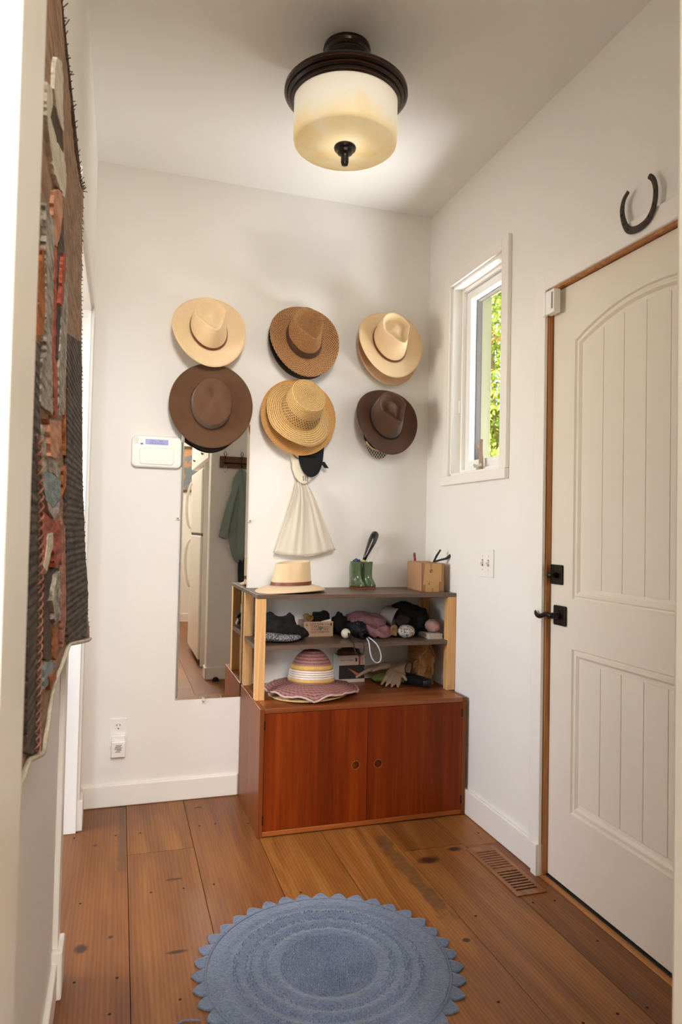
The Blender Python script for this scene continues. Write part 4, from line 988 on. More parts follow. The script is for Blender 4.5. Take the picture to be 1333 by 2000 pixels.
o = blob((cxa+.024, cy_+.04, zt-.004), (.020, .03, .012), 12, .3, 2, ridge=.1).build('grey_sock', pbr('grey_sock', (120, 112, 116), .95), smooth=True); tag(o, 'grey sock tucked at the left of the printed carton', 'sock')
o = MB().poly([(cxb-.052, cy_+.008, zt-.010), (cxb-.008, cy_+.008, zt-.010), (cxb-.008, cy_+.008, zt+.010), (cxb-.052, cy_+.008, zt+.0005)], (0, .002, 0)).build('paper_slip', pbr('paper_white', (226, 218, 204), .8), smooth=False); tag(o, 'white paper slip tucked into the printed carton', 'paper')

# black gloves, white ball with cord, spotted pouch with pale cord
o = blob((-.462, -.085, SM+.048), (.036, .05, .048), 21, .25, 1.8, flat=.0475, ridge=.12).build('black_glove', M_BLKF, smooth=True); tag(o, 'black fleece glove balled up beside the printed carton', 'glove')
bc = V(-.470, -.205, SM+.0225)
bw = thing('white_ball', (bc.x, bc.y, SM), 'white ball with a black cord loop at the shelf edge', 'ball')
MB().lathe([(.0001, -.022), (.010, -.0196), (.018, -.0126), (.022, 0), (.018, .0126), (.010, .0196), (.0001, .022)], bc, n=24).build('ball', pbr('white_rubber', (224, 214, 198), .5), bw, smooth=True, subsurf=1)
def loop(name, a, b_, low, r, mat, parent):
    """cord loop hanging over the front edge of the shelf from a to b_, lowest at low"""
    a, b_, low = Vector(a), Vector(b_), Vector(low); pts = []
    for i in range(25):
        s_ = i/24; ang = PI*s_; w_ = math.sin(ang)
        p = a*(1-s_)+b_*s_; p = p+(low-(a+b_)/2)*w_**.8; p.x += .010*math.cos(ang)*-1*w_; pts.append(p)
    return MB().tube(pts, r, 8).build(name, mat, parent, smooth=True)
fe = SY-.008
MB().tube([bc+V(.004, -.021, .008), bc+V(-.004, -.05, -.005), V(bc.x-.006, SY+.03, SM+.004), V(bc.x-.006, fe, SM+.002), V(bc.x-.004, fe, SM-.03), V(bc.x+.010, fe, SM-.052), V(bc.x+.028, fe, SM-.055), V(bc.x+.040, fe, SM-.035), V(bc.x+.040, fe, SM+.003), V(bc.x+.028, SY+.03, SM+.004), bc+V(.012, -.05, -.006), bc+V(.006, -.020, .006)], .0028, 8).build('cord_loop', pbr('black_cord', (26, 24, 25), .7), bw, smooth=True, subsurf=1)
def spotmat(name, a, b_, sc, thr):
    t = NT(name); n = t.noise(t.coord('World'), sc, 3, .6); t.l(t.ramp(n, [(thr-.03, lin(a)), (thr+.03, lin(b_))]), t.b.inputs['Base Color']); t.set(Roughness=.85); return t.m
sp_ = thing('spotted_umbrella', (-.40, -.13, SM), 'folded black umbrella with pale specks and a pale cord loop', 'umbrella')
blob((-.398, -.145, SM+.034), (.040, .085, .034), 31, .22, 2.0, flat=.0335, ridge=.15).build('folded_canopy', spotmat('specked_black', (20, 19, 21), (120, 104, 104), 90, .66), sp_, smooth=True)
MB().lathe([(.0001, -.035), (.014, -.033), (.017, -.02), (.016, .0), (.012, .015)], (-.400, -.250, SM+.0175), (1,0,0), (0,0,1), (0,-1,0), 20).build('handle', pbr('dark_handle', (30, 29, 33), .4), sp_, smooth=True)
hx = -.398
MB().tube([(hx-.004, -.283, SM+.014), (hx-.008, SY+.01, SM+.008), (hx-.010, fe, SM-.004), (hx-.010, fe-.004, SM-.03), (hx-.002, fe-.006, SM-.062), (hx+.014, fe-.006, SM-.083), (hx+.032, fe-.006, SM-.084), (hx+.044, fe-.006, SM-.068), (hx+.040, fe-.004, SM-.036), (hx+.024, fe, SM-.004), (hx+.010, SY+.01, SM+.010), (hx+.002, -.283, SM+.018)], .0030, 8).build('cord_loop', pbr('pale_blue_cord', (186, 196, 206), .6), sp_, smooth=True, subsurf=1)

# mauve scarf: bundled folds
def folds(spec, r, fl=.55): 
    mb = MB()
    for pts, k in spec:
        pp = [Vector(p) for p in pts]; q = []
        for i in range(len(pp)-1):
            for s_ in (0, .25, .5, .75): q.append(pp[i].lerp(pp[i+1], s_))
        q.append(pp[-1])
        mb.tube(q, [r*k*(.7+.5*math.sin(PI*(i+.5)/len(q)))*(1+.25*fbm(p, 30, 2)) for i, p in enumerate(q)], 10, flat=fl)
    return mb
M_MAUVE = pbr('mauve_cotton', (136, 94, 100), .9, var=.2, vs=50, bump=.9, bs=55, bdist=.006)
b0 = (-.34, -.14, SM)
sx = lambda a, b_, c: (b0[0]+a, b0[1]+b_, b0[2]+c)
o = folds([([sx(-.09, .05, .075), sx(-.03, .04, .085), sx(.04, .02, .078), sx(.085, .0, .055)], 1.5), ([sx(-.08, .02, .060), sx(0, .0, .068), sx(.07, -.03, .058)], 1.6),
           ([sx(-.035, -.06, .052), sx(-.02, -.085, .035), sx(.0, -.09, .018), sx(.02, -.07, .03), sx(.03, -.04, .05)], 1.1), ([sx(.005, -.09, .030), sx(.022, -.10, .016), sx(.042, -.095, .014), sx(.05, -.08, .030), sx(.03, -.07, .042)], .9),
           ([sx(.03, -.08, .042), sx(.055, -.08, .045), sx(.075, -.06, .030), sx(.07, -.08, .013), sx(.05, -.1, .012)], .9), ([sx(-.05, 0, .03), sx(.05, -.02, .03)], 1.9), ([sx(-.05, .03, .03), sx(.06, .02, .03)], 1.9)], .0155)
for v_ in o.v: v_.z = max(v_.z, SM+.0006)
o = o.build('mauve_scarf', M_MAUVE, smooth=True, remesh=.0045); tag(o, 'bundled mauve scarf in the middle of the shelf', 'scarf')
# grey beret-like cap with open end
gc = V(-.222, -.13, SM+.088)
o = thing('grey_linen_hat', (gc.x, gc.y, SM+.05), 'crumpled grey linen hat turned with its opening to the front', 'hat')
axg = V(.62, -.62, -.28).normalized()
Xg = axg.orthogonal().normalized(); Yg = axg.cross(Xg); rows = []
for r_, z_ in ((.004, -.060), (.026, -.054), (.038, -.034), (.042, -.008), (.043, .012), (.046, .020), (.042, .024), (.037, .018), (.034, -.01), (.02, -.03), (.002, -.034)):
    rows.append([gc+Xg*(r_*math.cos(a)*(1+.12*math.sin(3*a+z_*60)))+Yg*(r_*.86*math.sin(a)*(1+.10*math.cos(4*a+z_*40)))+axg*z_ for a in np.linspace(0, 2*PI, 33)[:-1]])
MB().surf(rows, True, True, True).build('crown', pbr('grey_linen', (150, 142, 138), .9, var=.08, vs=50, bump=.2, bs=300), o, smooth=True, subsurf=1)
# tan cloth
o = folds([([(-.268, -.225, SM+.008), (-.262, -.215, SM+.038), (-.248, -.21, SM+.050), (-.236, -.215, SM+.030), (-.240, -.225, SM+.008)], 1.0), ([(-.252, -.22, SM+.008), (-.248, -.20, SM+.035), (-.23, -.19, SM+.048), (-.222, -.205, SM+.02)], 1.0), ([(-.26, -.19, SM+.02), (-.23, -.17, SM+.03)], 2.2)], .0085)
for v_ in o.v: v_.z = max(v_.z, SM+.0006)
o = o.build('tan_bandana', pbr('tan_cloth', (150, 118, 84), .9, var=.15, vs=60), smooth=True, remesh=.004); tag(o, 'tan bandana folded between the mauve scarf and patterned pouch', 'bandana')
# patterned pouch
def paisley():
    t = NT('navy_paisley'); n = t.noise(t.coord('World'), 95, 3, .6, 1.6); t.l(t.ramp(n, [(.44, lin((66, 64, 78))), (.50, lin((214, 204, 190)))]), t.b.inputs['Base Color']); t.set(Roughness=.8); return t.m
o = blob((-.196, -.235, SM+.029), (.036, .045, .029), 41, .10, 1.6, flat=.0285, ridge=.03).build('patterned_pouch', paisley(), smooth=True); tag(o, 'round white and navy patterned pouch at the shelf front', 'pouch')
# black beanies pile at right
o = MB()
for c, r, s in (((-.158, -.12, SM+.105), (.072, .065, .044), 3), ((-.100, -.15, SM+.070), (.045, .06, .060), 4)):
    b_ = blob(c, r, s, .22, 1.7, flat=c[2]-SM-.05 if c[2] > SM+.09 else c[2]-SM-.0006, ridge=.06); o.add(b_.v, b_.f)
o.add(*(lambda b_: (b_.v, b_.f))(blob((-.135, -.14, SM+.045), (.06, .06, .045), 8, .2, 1.6, flat=.0445)))
o = o.build('black_beanie', M_BLKF, smooth=True, remesh=.006); tag(o, 'large black fleece beanie heap at the right of the shelf', 'beanie')
o = blob((-.188, -.175, SM+.070), (.032, .04, .026), 14, .12, 1.6).build('brown_beanie', pbr('dark_brown_knit', (34, 27, 24), .95, bump=.2, bs=240), smooth=True); tag(o, 'dark brown rolled beanie above the patterned pouch', 'beanie')
o = blob((-.066, -.225, SM+.050), (.030, .05, .029), 17, .16, 1.6).build('pink_slipper', pbr('dusty_pink', (176, 140, 132), .85, var=.05, vs=20), smooth=True); tag(o, 'dusty pink slipper resting against the right post', 'slipper')
ex_ = on(850, 1247, 'z', SM)
o = thing('white_paperback', (-.072, -.24, SM), 'slim white boxed book lying by the right post', 'book')
B('pages', pbr('book_pages', (206, 196, 178), .8), o, -.108, -.043, -.286, -.17, SM+.0025, SM+.0185); B('cover', pbr('book_cover', (222, 214, 200), .6), o, -.109, -.042, -.288, -.168, SM+.0004, SM+.0026)
B('cover_top', MATS['book_cover'], o, -.109, -.042, -.288, -.168, SM+.0185, SM+.0207)
o = MB().tube([(-.10, -.20, SM+.030), (-.085, -.215, SM+.0275), (-.06, -.21, SM+.027)], [.005, .006, .005], 8).build('book_strap', M_BLKN, smooth=True); tag(o, 'black strap lying over the white book', 'strap')

# ------------------------------------------------------------------ things on the cabinet top
M_PINK = weave('pink_paper_straw', ((98, 60, 58), (138, 92, 90), (160, 114, 108)), 60, 500, .5, coil=True)
M_YEL = pbr('straw_yellow', (202, 162, 92), .8, var=.08, vs=60, bump=.3, bs=260)
M_WHS = pbr('straw_white', (220, 206, 196), .8, var=.06, vs=60, bump=.3, bs=260)
HP = (-.633, -.245, CZ+.048)
hat('straw_sunhat', 'natural straw sunhat lying under the pink striped hat', (-.648, -.262, CZ+.018), (-.03, .04, 1), (-.3, -1, 0), (.085, .095), .05, (.085, .082, .082), -.004, .008,
    top='round', body=weave('pale_straw', ((150, 116, 70), (196, 164, 112), (214, 186, 136)), 120, 800, .6), bow=-.006)
hat('striped_sunhat', 'floppy pink sunhat with yellow and white stripes', HP, (.03, .06, 1), (-.3, -1, 0), (.098, .104), .130, (.102, .098, .09), .002, .006,
    top='round', taper=.18, lean=.0, slope=0, body=M_PINK, wob=.022, edgewave=.0025, bow=-.024, rim=(.0045, pbr('sunhat_edge', (190, 164, 152), .8)),
    stripes=(('yellow_stripe', .006, .020, M_YEL), ('white_stripe', .020, .028, M_WHS), ('white_stripe', .029, .037, M_WHS), ('white_stripe', .038, .046, M_WHS), ('white_stripe', .047, .055, M_WHS), ('yellow_stripe', .056, .074, M_YEL)))
# white, red and black box
rbx0, rbx1 = on(661, 1300, 'y', -.09).x, on(713, 1300, 'y', -.09).x
rb = thing('printed_box', ((rbx0+rbx1)/2, -.05, CZ), 'small open box with white, red and black print behind the sunhat', 'box')
M_BXW = pbr('box_white', (214, 200, 186), .7); zt = CZ+.122
B('front_side', M_BXW, rb, rbx0, rbx1, -.09, -.088, CZ+.0004, zt); B('left_side', pbr('box_bluegrey', (196, 194, 196), .7), rb, rbx0, rbx0+.002, -.088, -.02, CZ+.0004, zt); B('right_side', M_BXW, rb, rbx1-.002, rbx1, -.088, -.02, CZ+.0004, zt); B('rear_side', M_BXW, rb, rbx0, rbx1, -.02, -.018, CZ+.0004, zt)
fb = B('black_print', pbr('box_black', (34, 30, 30), .6), rb, rbx0+.004, rbx1-.001, -.0906, -.0896, CZ+.016, CZ+.078)
MB().poly([(rbx0+.045, -.0912, CZ+.066), (rbx1-.03, -.0912, CZ+.04), (rbx1-.02, -.0912, CZ+.022), (rbx1-.04, -.0912, CZ+.030)], (0, .0004, 0)).build('orange_print', pbr('box_orange', (180, 104, 52), .6), rb)
B('red_stripe', pbr('box_red', (196, 48, 36), .6), rb, rbx1-.030, rbx1-.022, -.0908, -.0896, CZ+.078, zt)
text('sous le bagel', .012, (rbx0+.040, -.0908, CZ+.102), (1,0,0), (0,0,1), (0,-1,0), pbr('grey_ink', (120, 104, 96), .8), rb)
text('BETTER', .009, (rbx1-.012, -.0908, CZ+.099), (0,0,1), (-1,0,0), (0,-1,0), pbr('grey_ink', (120, 104, 96), .8), rb); B('bar_print', INK, rb, rbx1-.046, rbx1-.038, -.0908, -.0896, CZ+.094, CZ+.110)
o = blob((rbx0+.060, -.055, zt+.008), (.052, .030, .022), 51, .3, 2.0, ridge=.12).build('brown_cloth', pbr('rust_brown_cloth', (92, 58, 42), .9, var=.15, vs=40), smooth=True); tag(o, 'rust brown cloth heaped in the printed box', 'cloth')

# work gloves
def glove(mb, wrist, direction, up, L=.10, w=.040, th_=.016, spread=.10, curl=.3, seed=0):
    W = Vector(wrist); D = Vector(direction).normalized(); U = Vector(up); U = (U-D*U.dot(D)).normalized(); S = D.cross(U)
    for i in range(4):
        off = (i-1.5)*w*.5
        mb.tube([W+S*off*.6-U*.001, W+D*L*.5+S*off, W+D*L*.95+S*off*1.08], [w*.30, w*.34, w*.26], 10, flat=.8)
        fl_ = (.075, .085, .080, .062)[i]; a = W+D*L*.9+S*off*1.08; dd = (D+S*spread*(i-1.5)).normalized()
        mb.tube([a, a+dd*fl_*.5-U*curl*.012, a+dd*fl_-U*curl*.034], [w*.27, w*.26, w*.20], 10)
    a = W+D*L*.35-S*w*.9
    mb.tube([W+D*L*.15-S*w*.5, a, a+(D*.8-S*.6).normalized()*.05], [w*.30, w*.28, w*.2], 10)
    mb.tube([W-D*.035, W-D*.01, W+D*.02], [w*1.05, w*.95, w*.9], 14, flat=.5, up=U[:])
M_GLV = pbr('tan_leather_glove', (176, 152, 128), .8, var=.12, vs=30, bump=.2, bs=160)
gl = 'work gloves on the cabinet'
mb = MB(); glove(mb, (-.192, -.120, CZ+.056), (-.55, -.75, -.34), (0, -.3, 1), L=.075, w=.036, curl=.6)
for v_ in mb.v: v_.z = max(v_.z, CZ+.003)
o = mb.build('work_glove', M_GLV, smooth=True, remesh=.004); tag(o, 'tan leather work glove with fingers hanging forward', 'glove', gl)
mb = MB(); glove(mb, (-.245, -.07, CZ+.062), (-1, .1, -.12), (0, 0, 1), L=.07, w=.034, curl=.7)
for v_ in mb.v: v_.z = max(v_.z, CZ+.003)
o = mb.build('work_glove', M_GLV, smooth=True, remesh=.004); tag(o, 'tan leather work glove behind, pointing to the printed box', 'glove', gl)
cf = V(-.168, -.155, CZ+.068); axc = V(.55, -.75, .10).normalized(); Xc = axc.orthogonal().normalized(); Yc = axc.cross(Xc)
o = MB().surf([[cf+Xc*(r_*math.cos(a)*1.0)+Yc*(r_*.72*math.sin(a)*(1+.2*math.cos(a)))+axc*z_ for a in np.linspace(0, 2*PI, 29)[:-1]] for r_, z_ in ((.024, -.05), (.030, -.02), (.034, .012), (.036, .022), (.033, .022), (.028, -.01), (.020, -.04))], True, True, True).build('leather_glove', M_GLV, smooth=True, subsurf=1); tag(o, 'open cuff of a tan glove with dark piping', 'glove', gl)
o = MB().tube([cf+Xc*(.0355*math.cos(a))+Yc*(.0255*math.sin(a)*(1+.2*math.cos(a)))+axc*.0235 for a in np.linspace(0, 2*PI, 29)[:-1]], .0018, 6, closed=True).build('cuff_piping', pbr('piping_teal', (46, 52, 50), .7), bpy.data.objects['leather_glove'], smooth=True)
o = MB()
for c, r, s in (((-.262, -.125, CZ+.020), (.048, .04, .020), 3), ((-.195, -.145, CZ+.016), (.055, .04, .016), 4)):
    b_ = blob(c, r, s, .2, 1.8, flat=c[2]-CZ-.0006, ridge=.08); o.add(b_.v, b_.f)
o = o.build('green_glove', pbr('moss_green_glove', (104, 122, 58), .85, var=.1, vs=40), smooth=True, remesh=.005); tag(o, 'green garden gloves under the tan leather gloves', 'glove', gl)
# black umbrella tube
fa, fb2 = V(-.098, -.278, CZ+.0215), V(-.205, -.085, CZ+.026)
fu = thing('black_flashlight', ((fa+fb2)/2)-V(0, 0, .022), 'black flashlight lying toward the front beside the paper bag', 'flashlight')
dd = (fa-fb2).normalized()
MB().tube([fb2, fb2+dd*.05, fa-dd*.05, fa-dd*.02], [.022, .026, .024, .021], 18).build('barrel', M_BLKF, fu, smooth=True)
MB().tube([fa-dd*.022, fa-dd*.018, fa-dd*.002, fa], [.0195, .0212, .0212, .0185], 20).build('head', pbr('satin_black', (26, 26, 27), .35), fu, smooth=False)
MB().tube([fa-dd*.019, fa-dd*.0175], [.0218, .0218], 20).build('steel_ring', pbr('ring_steel', (130, 126, 120), .35, .8), fu)
# paper bag
def bag():
    M_BAG = pbr('brown_paper', (160, 116, 74), .8, var=.06, vs=10, bump=.35, bs=26, bdist=.006)
    root = thing('paper_bag', (-.085, -.13, CZ), 'crumpled brown paper bag in the right corner of the shelf', 'bag')
    x0, x1, y0, y1 = -.120, -.044, -.210, -.065; rows = []
    for i in range(19):
        s_ = i/18; z = CZ+.0006+.182*s_; r_ = []
        pts = []
        for (ax, ay), (bx_, by_) in (((x0, y0), (x1, y0)), ((x1, y0), (x1, y1)), ((x1, y1), (x0, y1)), ((x0, y1), (x0, y0))):
            for k in range(10): pts.append((ax+(bx_-ax)*k/10, ay+(by_-ay)*k/10))
        for j, (x, y) in enumerate(pts):
            nx = .020*fbm((x*14, y*14, z*9), 1.8, 3)*min(1, s_*4); ny = .024*fbm((x*16, y*10, z*5), 1.8, 9)*min(1, s_*4)
            xm = (x0+x1)/2; sq = 1-.35*s_*s_ if abs(x-xm) > .03 else 1
            r_.append((min(x1+.002, xm+(x-xm)*(1-.30*s_*s_)+nx), y+ny, z+.012*s_*fbm((x*10, y*10, 0), 1.2, 5)))
        rows.append(r_)
    MB().surf(rows, True, True, False).build('bag_body', M_BAG, root, smooth=False, solid=.0015)
    MB().tube([(-.066, -.205, CZ+.165), (-.058, -.222, CZ+.14), (-.048, -.226, CZ+.118), (-.044, -.222, CZ+.13), (-.046, -.21, CZ+.16)], .0022, 6).build('twine_handle', pbr('twine', (120, 84, 52), .9), root, smooth=True)
bag()

# ------------------------------------------------------------------ rug
RC = V(-.852, -1.268, 0); RR = .325
def rugmat(name, c1, c2, sc):
    t = NT(name); g = t.coord('World'); n = t.noise(g, sc, 3, .7); n2 = t.noise(g, 7, 2)
    f_ = t.math('ADD', t.math('MULTIPLY', n, .75), t.math('MULTIPLY', n2, .25)); t.l(t.ramp(f_, [(.32, lin(c1)), (.68, lin(c2))]), t.b.inputs['Base Color'])
    t.set(Roughness=.95); t.b.inputs['Sheen Weight'].default_value = .3; t.bump(n, .7, .004); return t.m
M_RUG = rugmat('blue_cotton', (62, 78, 104), (108, 125, 156), 240)
M_RUG2 = rugmat('blue_pile', (62, 77, 102), (112, 128, 156), 170)
rg = thing('round_rug', RC, 'round blue-grey cotton rug with a scalloped crochet border', 'rug')
def rz(r): return .0075+.0022*math.sin(r*2*PI/.048+.5)*(1 if .13 < r < .29 else .3)
rows = [[RC+V(r*math.cos(a), r*math.sin(a), (rz(r) if r < RR-.001 else .002)+.0010*fbm((r*math.cos(a), r*math.sin(a), 0), 90, 2)) for a in np.linspace(0, 2*PI, 361)[:-1]] for r in list(np.linspace(.004, RR-.012, 90))+[RR-.006, RR-.002, RR]]
MB().surf(rows, True, True, False).build('woven_field', M_RUG2, rg, smooth=True)
tm = MB(); rr = random.Random(9)      # chenille tufts standing on the raised rounds
def tuft(r, a, s):
    c = RC+V(r*math.cos(a), r*math.sin(a), rz(r)); e1 = V(-math.sin(a), math.cos(a), 0); e2 = V(math.cos(a), math.sin(a), 0)
    lean_ = V(rr.uniform(-.5, .5), rr.uniform(-.5, .5), 0)*s
    tm.add([c-e1*s, c+e2*s*.8, c+e1*s, c-e2*s*.8, c+V(0, 0, s*1.3)+lean_], [(0, 1, 4), (1, 2, 4), (2, 3, 4), (3, 0, 4)])
r = .006
while r < .135:
    n = int(2*PI*r/.0066)+3
    for k in range(n): tuft(r+rr.uniform(-.0015, .0015), 2*PI*k/n+rr.uniform(0, .02), rr.uniform(.0030, .0042))
    r += .0068
for r0_, r1_ in ((.168, .186), (.208, .226), (.248, .262)):
    r = r0_
    while r <= r1_:
        n = int(2*PI*r/.0074)
        for k in range(n):
            if rr.random() < .75: tuft(r+rr.uniform(-.002, .002), 2*PI*k/n, rr.uniform(.0026, .0040))
        r += .0074
tm = tm.build('tufts', M_RUG2, rg); tm['kind'] = 'stuff'
NS = 38
for k in range(NS):
    a = 2*PI*k/NS+.03; R2 = RR+.003; T = .038*rr.uniform(.90, 1.08); rows = []
    for i in range(7):
        s_ = i/6; hw = (2*PI*R2/NS/2*.98)*(1-s_**2.5)+.0015; r_ = []
        for j in range(7):
            u = (j/6-.5)*2; rad_ = R2+T*s_; al_ = a+u*hw/rad_+.0*s_
            r_.append(RC+V(rad_*math.cos(al_), rad_*math.sin(al_), .0045+.0015*math.cos(u*PI*2.5)*(1-s_)+.001*math.sin(s_*9)))
        rows.append(r_)
    MB().surf(rows, False).build('scallop', M_RUG, rg, smooth=True, solid=.0038)
MB().tube([RC+V((RR+.002)*math.cos(a), (RR+.002)*math.sin(a), .0055) for a in np.linspace(0, 2*PI, 181)[:-1]], .0030, 6, closed=True).build('border_braid', M_RUG, rg, smooth=True)
Pt = on(352, 1997, 'z', .002); Pt2 = on(392, 1994, 'z', .002)
MB().tube([Pt+V(-.01, -.004, .001), Pt+V(.008, .003, .001), (Pt+Pt2)/2+V(0, .004, .001), Pt2+V(0, 0, .001)], .002, 6).build('tie_cord', M_RUG, rg, smooth=True)

# ------------------------------------------------------------------ floor vent
fv = thing('floor_vent', (-.105, -.925, 0), 'wooden floor register with two banks of slots by the wall', 'vent')
M_VENT = wood('vent_oak', (104, 62, 32), (146, 92, 50), (170, 112, 64), 'y', .4, 40, 2)
vx0, vx1, vy0, vy1 = -.160, -.048, -1.098, -.752
fm = MB(); fm.box(vx0, vx0+.016, vy0, vy1, 0, .0035); fm.box(vx1-.016, vx1, vy0, vy1, 0, .0035); fm.box(vx0+.016, vx1-.016, vy0, vy0+.030, 0, .0035); fm.box(vx0+.016, vx1-.016, vy1-.030, vy1, 0, .0035); fm.box(vx0+.016, vx1-.016, -.932, -.918, 0, .0035)
fm.build('frame', M_VENT, fv, bevel=.0008)
B('backing', M_DARK, fv, vx0+.01, vx1-.01, vy0+.02, -.925, .0002, .0008); B('damper', wood('vent_damper', (80, 48, 24), (112, 68, 36), (130, 82, 46), 'y', .5, 40, 2), fv, vx0+.01, vx1-.01, -.925, vy1-.02, .0002, .0016)
for ya, yb in ((vy0+.030, -.932), (-.918, vy1-.030)):
    n = 8; p_ = (yb-ya)/n
    for k in range(n): B('slat', M_VENT, fv, vx0+.016, vx1-.016, ya+k*p_+p_*.48, ya+k*p_+p_, .0004, .0033)

# ------------------------------------------------------------------ tapestry on the left wall
TZ = [.70, .89, .95, 1.145, 1.341, 1.604, 1.868, 2.2]; TX = [-1.484, -1.489, -1.494, -1.508, -1.520, -1.527, -1.535, -1.538]
def tx(z, y=-1.2):
    k = sstep(-1.75, -1.25, y); return -1.532+(interp(z, TZ, TX)+1.532)*k
def tp_on(px, py, lift=0.):
    x = -1.525
    for _ in range(40):
        P = on(px, py, 'x', x); x = .7*x+.3*(tx(P.z, P.y)+lift)
    return on(px, py, 'x', x)
def wool(name, c1, c2, sc=90, rib=None):
    t = NT(name); n = t.noise(t.coord('World', (1, .13, .8)), sc, 4, .65)
    t.l(t.ramp(n, [(.36, lin(c1)), (.62, lin(c2))]), t.b.inputs['Base Color']); t.set(Roughness=.95)
    h = n
    if rib:
        sp = t.n('SeparateXYZ'); t.l(t.n('NewGeometry').outputs['Position'], sp.inputs[0])
        h = t.math('ADD', n, t.math('MULTIPLY', t.math('SINE', t.math('MULTIPLY', sp.outputs[2], rib)), .3))
    t.bump(h, .9, .004); return t.m
W_BR = wool('brown_wool', (118, 90, 68), (168, 136, 108)); W_DK = wool('dark_wool', (52, 42, 36), (96, 84, 74), 110, 480); W_GR = wool('grey_wool', (104, 98, 88), (186, 178, 164), 120)
W_CR = wool('cream_wool', (186, 176, 156), (222, 214, 196)); W_RD = wool('red_wool', (120, 50, 36), (186, 96, 72)); W_SA = wool('salmon_wool', (164, 108, 82), (206, 154, 122)); W_OR = wool('orange_wool', (124, 70, 32), (178, 110, 56))
W_DB = wool('umber_wool', (54, 38, 30), (92, 70, 56)); W_TE = wool('teal_wool', (104, 122, 124), (150, 164, 164)); W_PK = wool('rose_yarn', (128, 82, 70), (180, 128, 110))
tpz = thing('wall_tapestry', (-1.52, -1.7, .75), 'brown woven wool tapestry with coloured feather motifs on the left wall', 'tapestry')
YR, YLF = -1.205, -2.33
def ztop(y): return interp(y, [-2.33, -1.95, -1.60, -1.35, -1.205], [2.06, 1.985, 1.945, 1.985, 2.035])
bots = [tp_on(*q) for q in ((175, 1246), (133, 1258), (118, 1300), (100, 1348), (82, 1472), (53, 1484))]
by_ = [p.y for p in bots]; bz_ = [p.z for p in bots]
by_ = [YR, min(YR-.05, by_[1]), by_[2], by_[3], by_[4], by_[5], YLF]
for i in range(1, 7): by_[i] = min(by_[i], by_[i-1]-.004)
bz2 = [bz_[0], bz_[1], bz_[2], bz_[3], bz_[4], bz_[5], bz_[5]-.005]
def zbot(y): return interp(-y, [-q for q in by_], bz2)
rows = []
ys = np.concatenate([np.linspace(YR, YLF, 90)])
for i in range(60):
    s_ = i/59; r_ = []
    for y in ys:
        z = ztop(y)+(zbot(y)-ztop(y))*s_
        r_.append((tx(z, y)+.0018*fbm((0, y, z), 26, 1), y+.004*fbm((y*.0, 0, z), 40, 4)*(1 if y > YR-.02 else 0), z))
    rows.append(r_)
MB().surf(rows, False).build('woven_ground', W_BR, tpz, smooth=True, solid=.010, soff=-1)
def piece(name, mat, pxs, lift=.006):
    n = len(pxs); loopp = []
    for i in range(n):
        a = np.array(pxs[i]); b_ = np.array(pxs[(i+1) % n]); k = max(1, int(np.hypot(*(b_-a))/7))
        for j in range(k):
            q = a+(b_-a)*j/k; loopp.append(q+np.array([1.3*fbm((q[0]*.1, q[1]*.1, 0), 1.3, 3), 5*fbm((q[0]*.1, q[1]*.1, 5), 1.3, 8)]))
    P = [tp_on(q[0], q[1], lift) for q in loopp]
    flat_ = [V(0, p.y, p.z) for p in P]; tri_ = tessellate_polygon([flat_])
    mb = MB(); m_ = len(P); mb.v = [p.copy() for p in P]+[p-V(lift+.003, 0, 0) for p in P]
    mb.f = [tuple(t_) for t_ in tri_]+[(i, (i+1) % m_, m_+(i+1) % m_, m_+i) for i in range(m_)]
    return mb.build(name, mat, tpz)
def A(*c): return [(40+c[i]/2.857, c[i+1]/2.857) for i in range(0, len(c), 2)]
def Bq(*c): return [(40+c[i]/2.353, 650+c[i+1]/2.353) for i in range(0, len(c), 2)]
piece('feather_motif', W_CR, A(205,320, 226,340, 240,430, 238,600, 246,740, 226,700, 200,590, 190,490, 195,380))
piece('feather_motif', W_CR, A(150,460, 176,490, 184,570, 168,650, 204,790, 246,860, 258,1000, 250,1110, 230,1080, 190,960, 165,780, 146,600))
piece('feather_middle', W_DB, A(190,580, 214,640, 236,720, 240,845, 205,780, 175,690, 172,640), .004)  # dark brown wool between the two feathers
piece('salmon_band', W_SA, A(190,1070, 234,1060, 236,1200, 226,1290, 206,1380, 190,1365, 184,1200))
piece('umber_band', W_DB, A(208,1385, 226,1290, 240,1220, 246,1400, 228,1640, 216,2000, 200,2000, 206,1640), .004)
piece('grey_strip', W_GR, A(142,1130, 162,1190, 190,1235, 190,1640, 184,2000)+Bq(150,250, 150,375, 95,330, 100,120)+A(146,1990, 146,1640, 143,1400), .007)
piece('red_strip', W_RD, A(191,1372, 205,1382, 203,1640, 194,2000)+Bq(172,180, 172,390, 158,390, 152,180)+A(180,2000, 190,1640), .008)
piece('red_strip', W_RD, A(241,1412, 258,1422, 250,1560, 236,1710, 222,1700, 232,1560), .009)
piece('grey_strip', W_GR, A(259,1430, 268,1560, 264,1780, 260,2000)+Bq(206,250, 204,380, 176,380, 178,150)+A(218,2000, 236,1720, 252,1560), .006)
piece('orange_strip', W_OR, A(124,1400, 140,1380, 145,1640, 128,1870, 96,1870, 106,1640), .005)
piece('ochre_thread', W_OR, Bq(208,20, 216,20, 216,400, 210,560, 202,560, 206,380), .005)
piece('dark_panel', W_DK, Bq(216,10, 280,40, 284,300, 286,700, 296,950, 312,1200, 306,1390, 222,1418, 214,1300, 212,900, 216,600), .007)
piece('orange_patch', W_OR, Bq(196,640, 215,612, 215,700, 194,752))
piece('peach_patch', W_SA, Bq(134,400, 184,402, 190,500, 164,582, 140,560), .011)
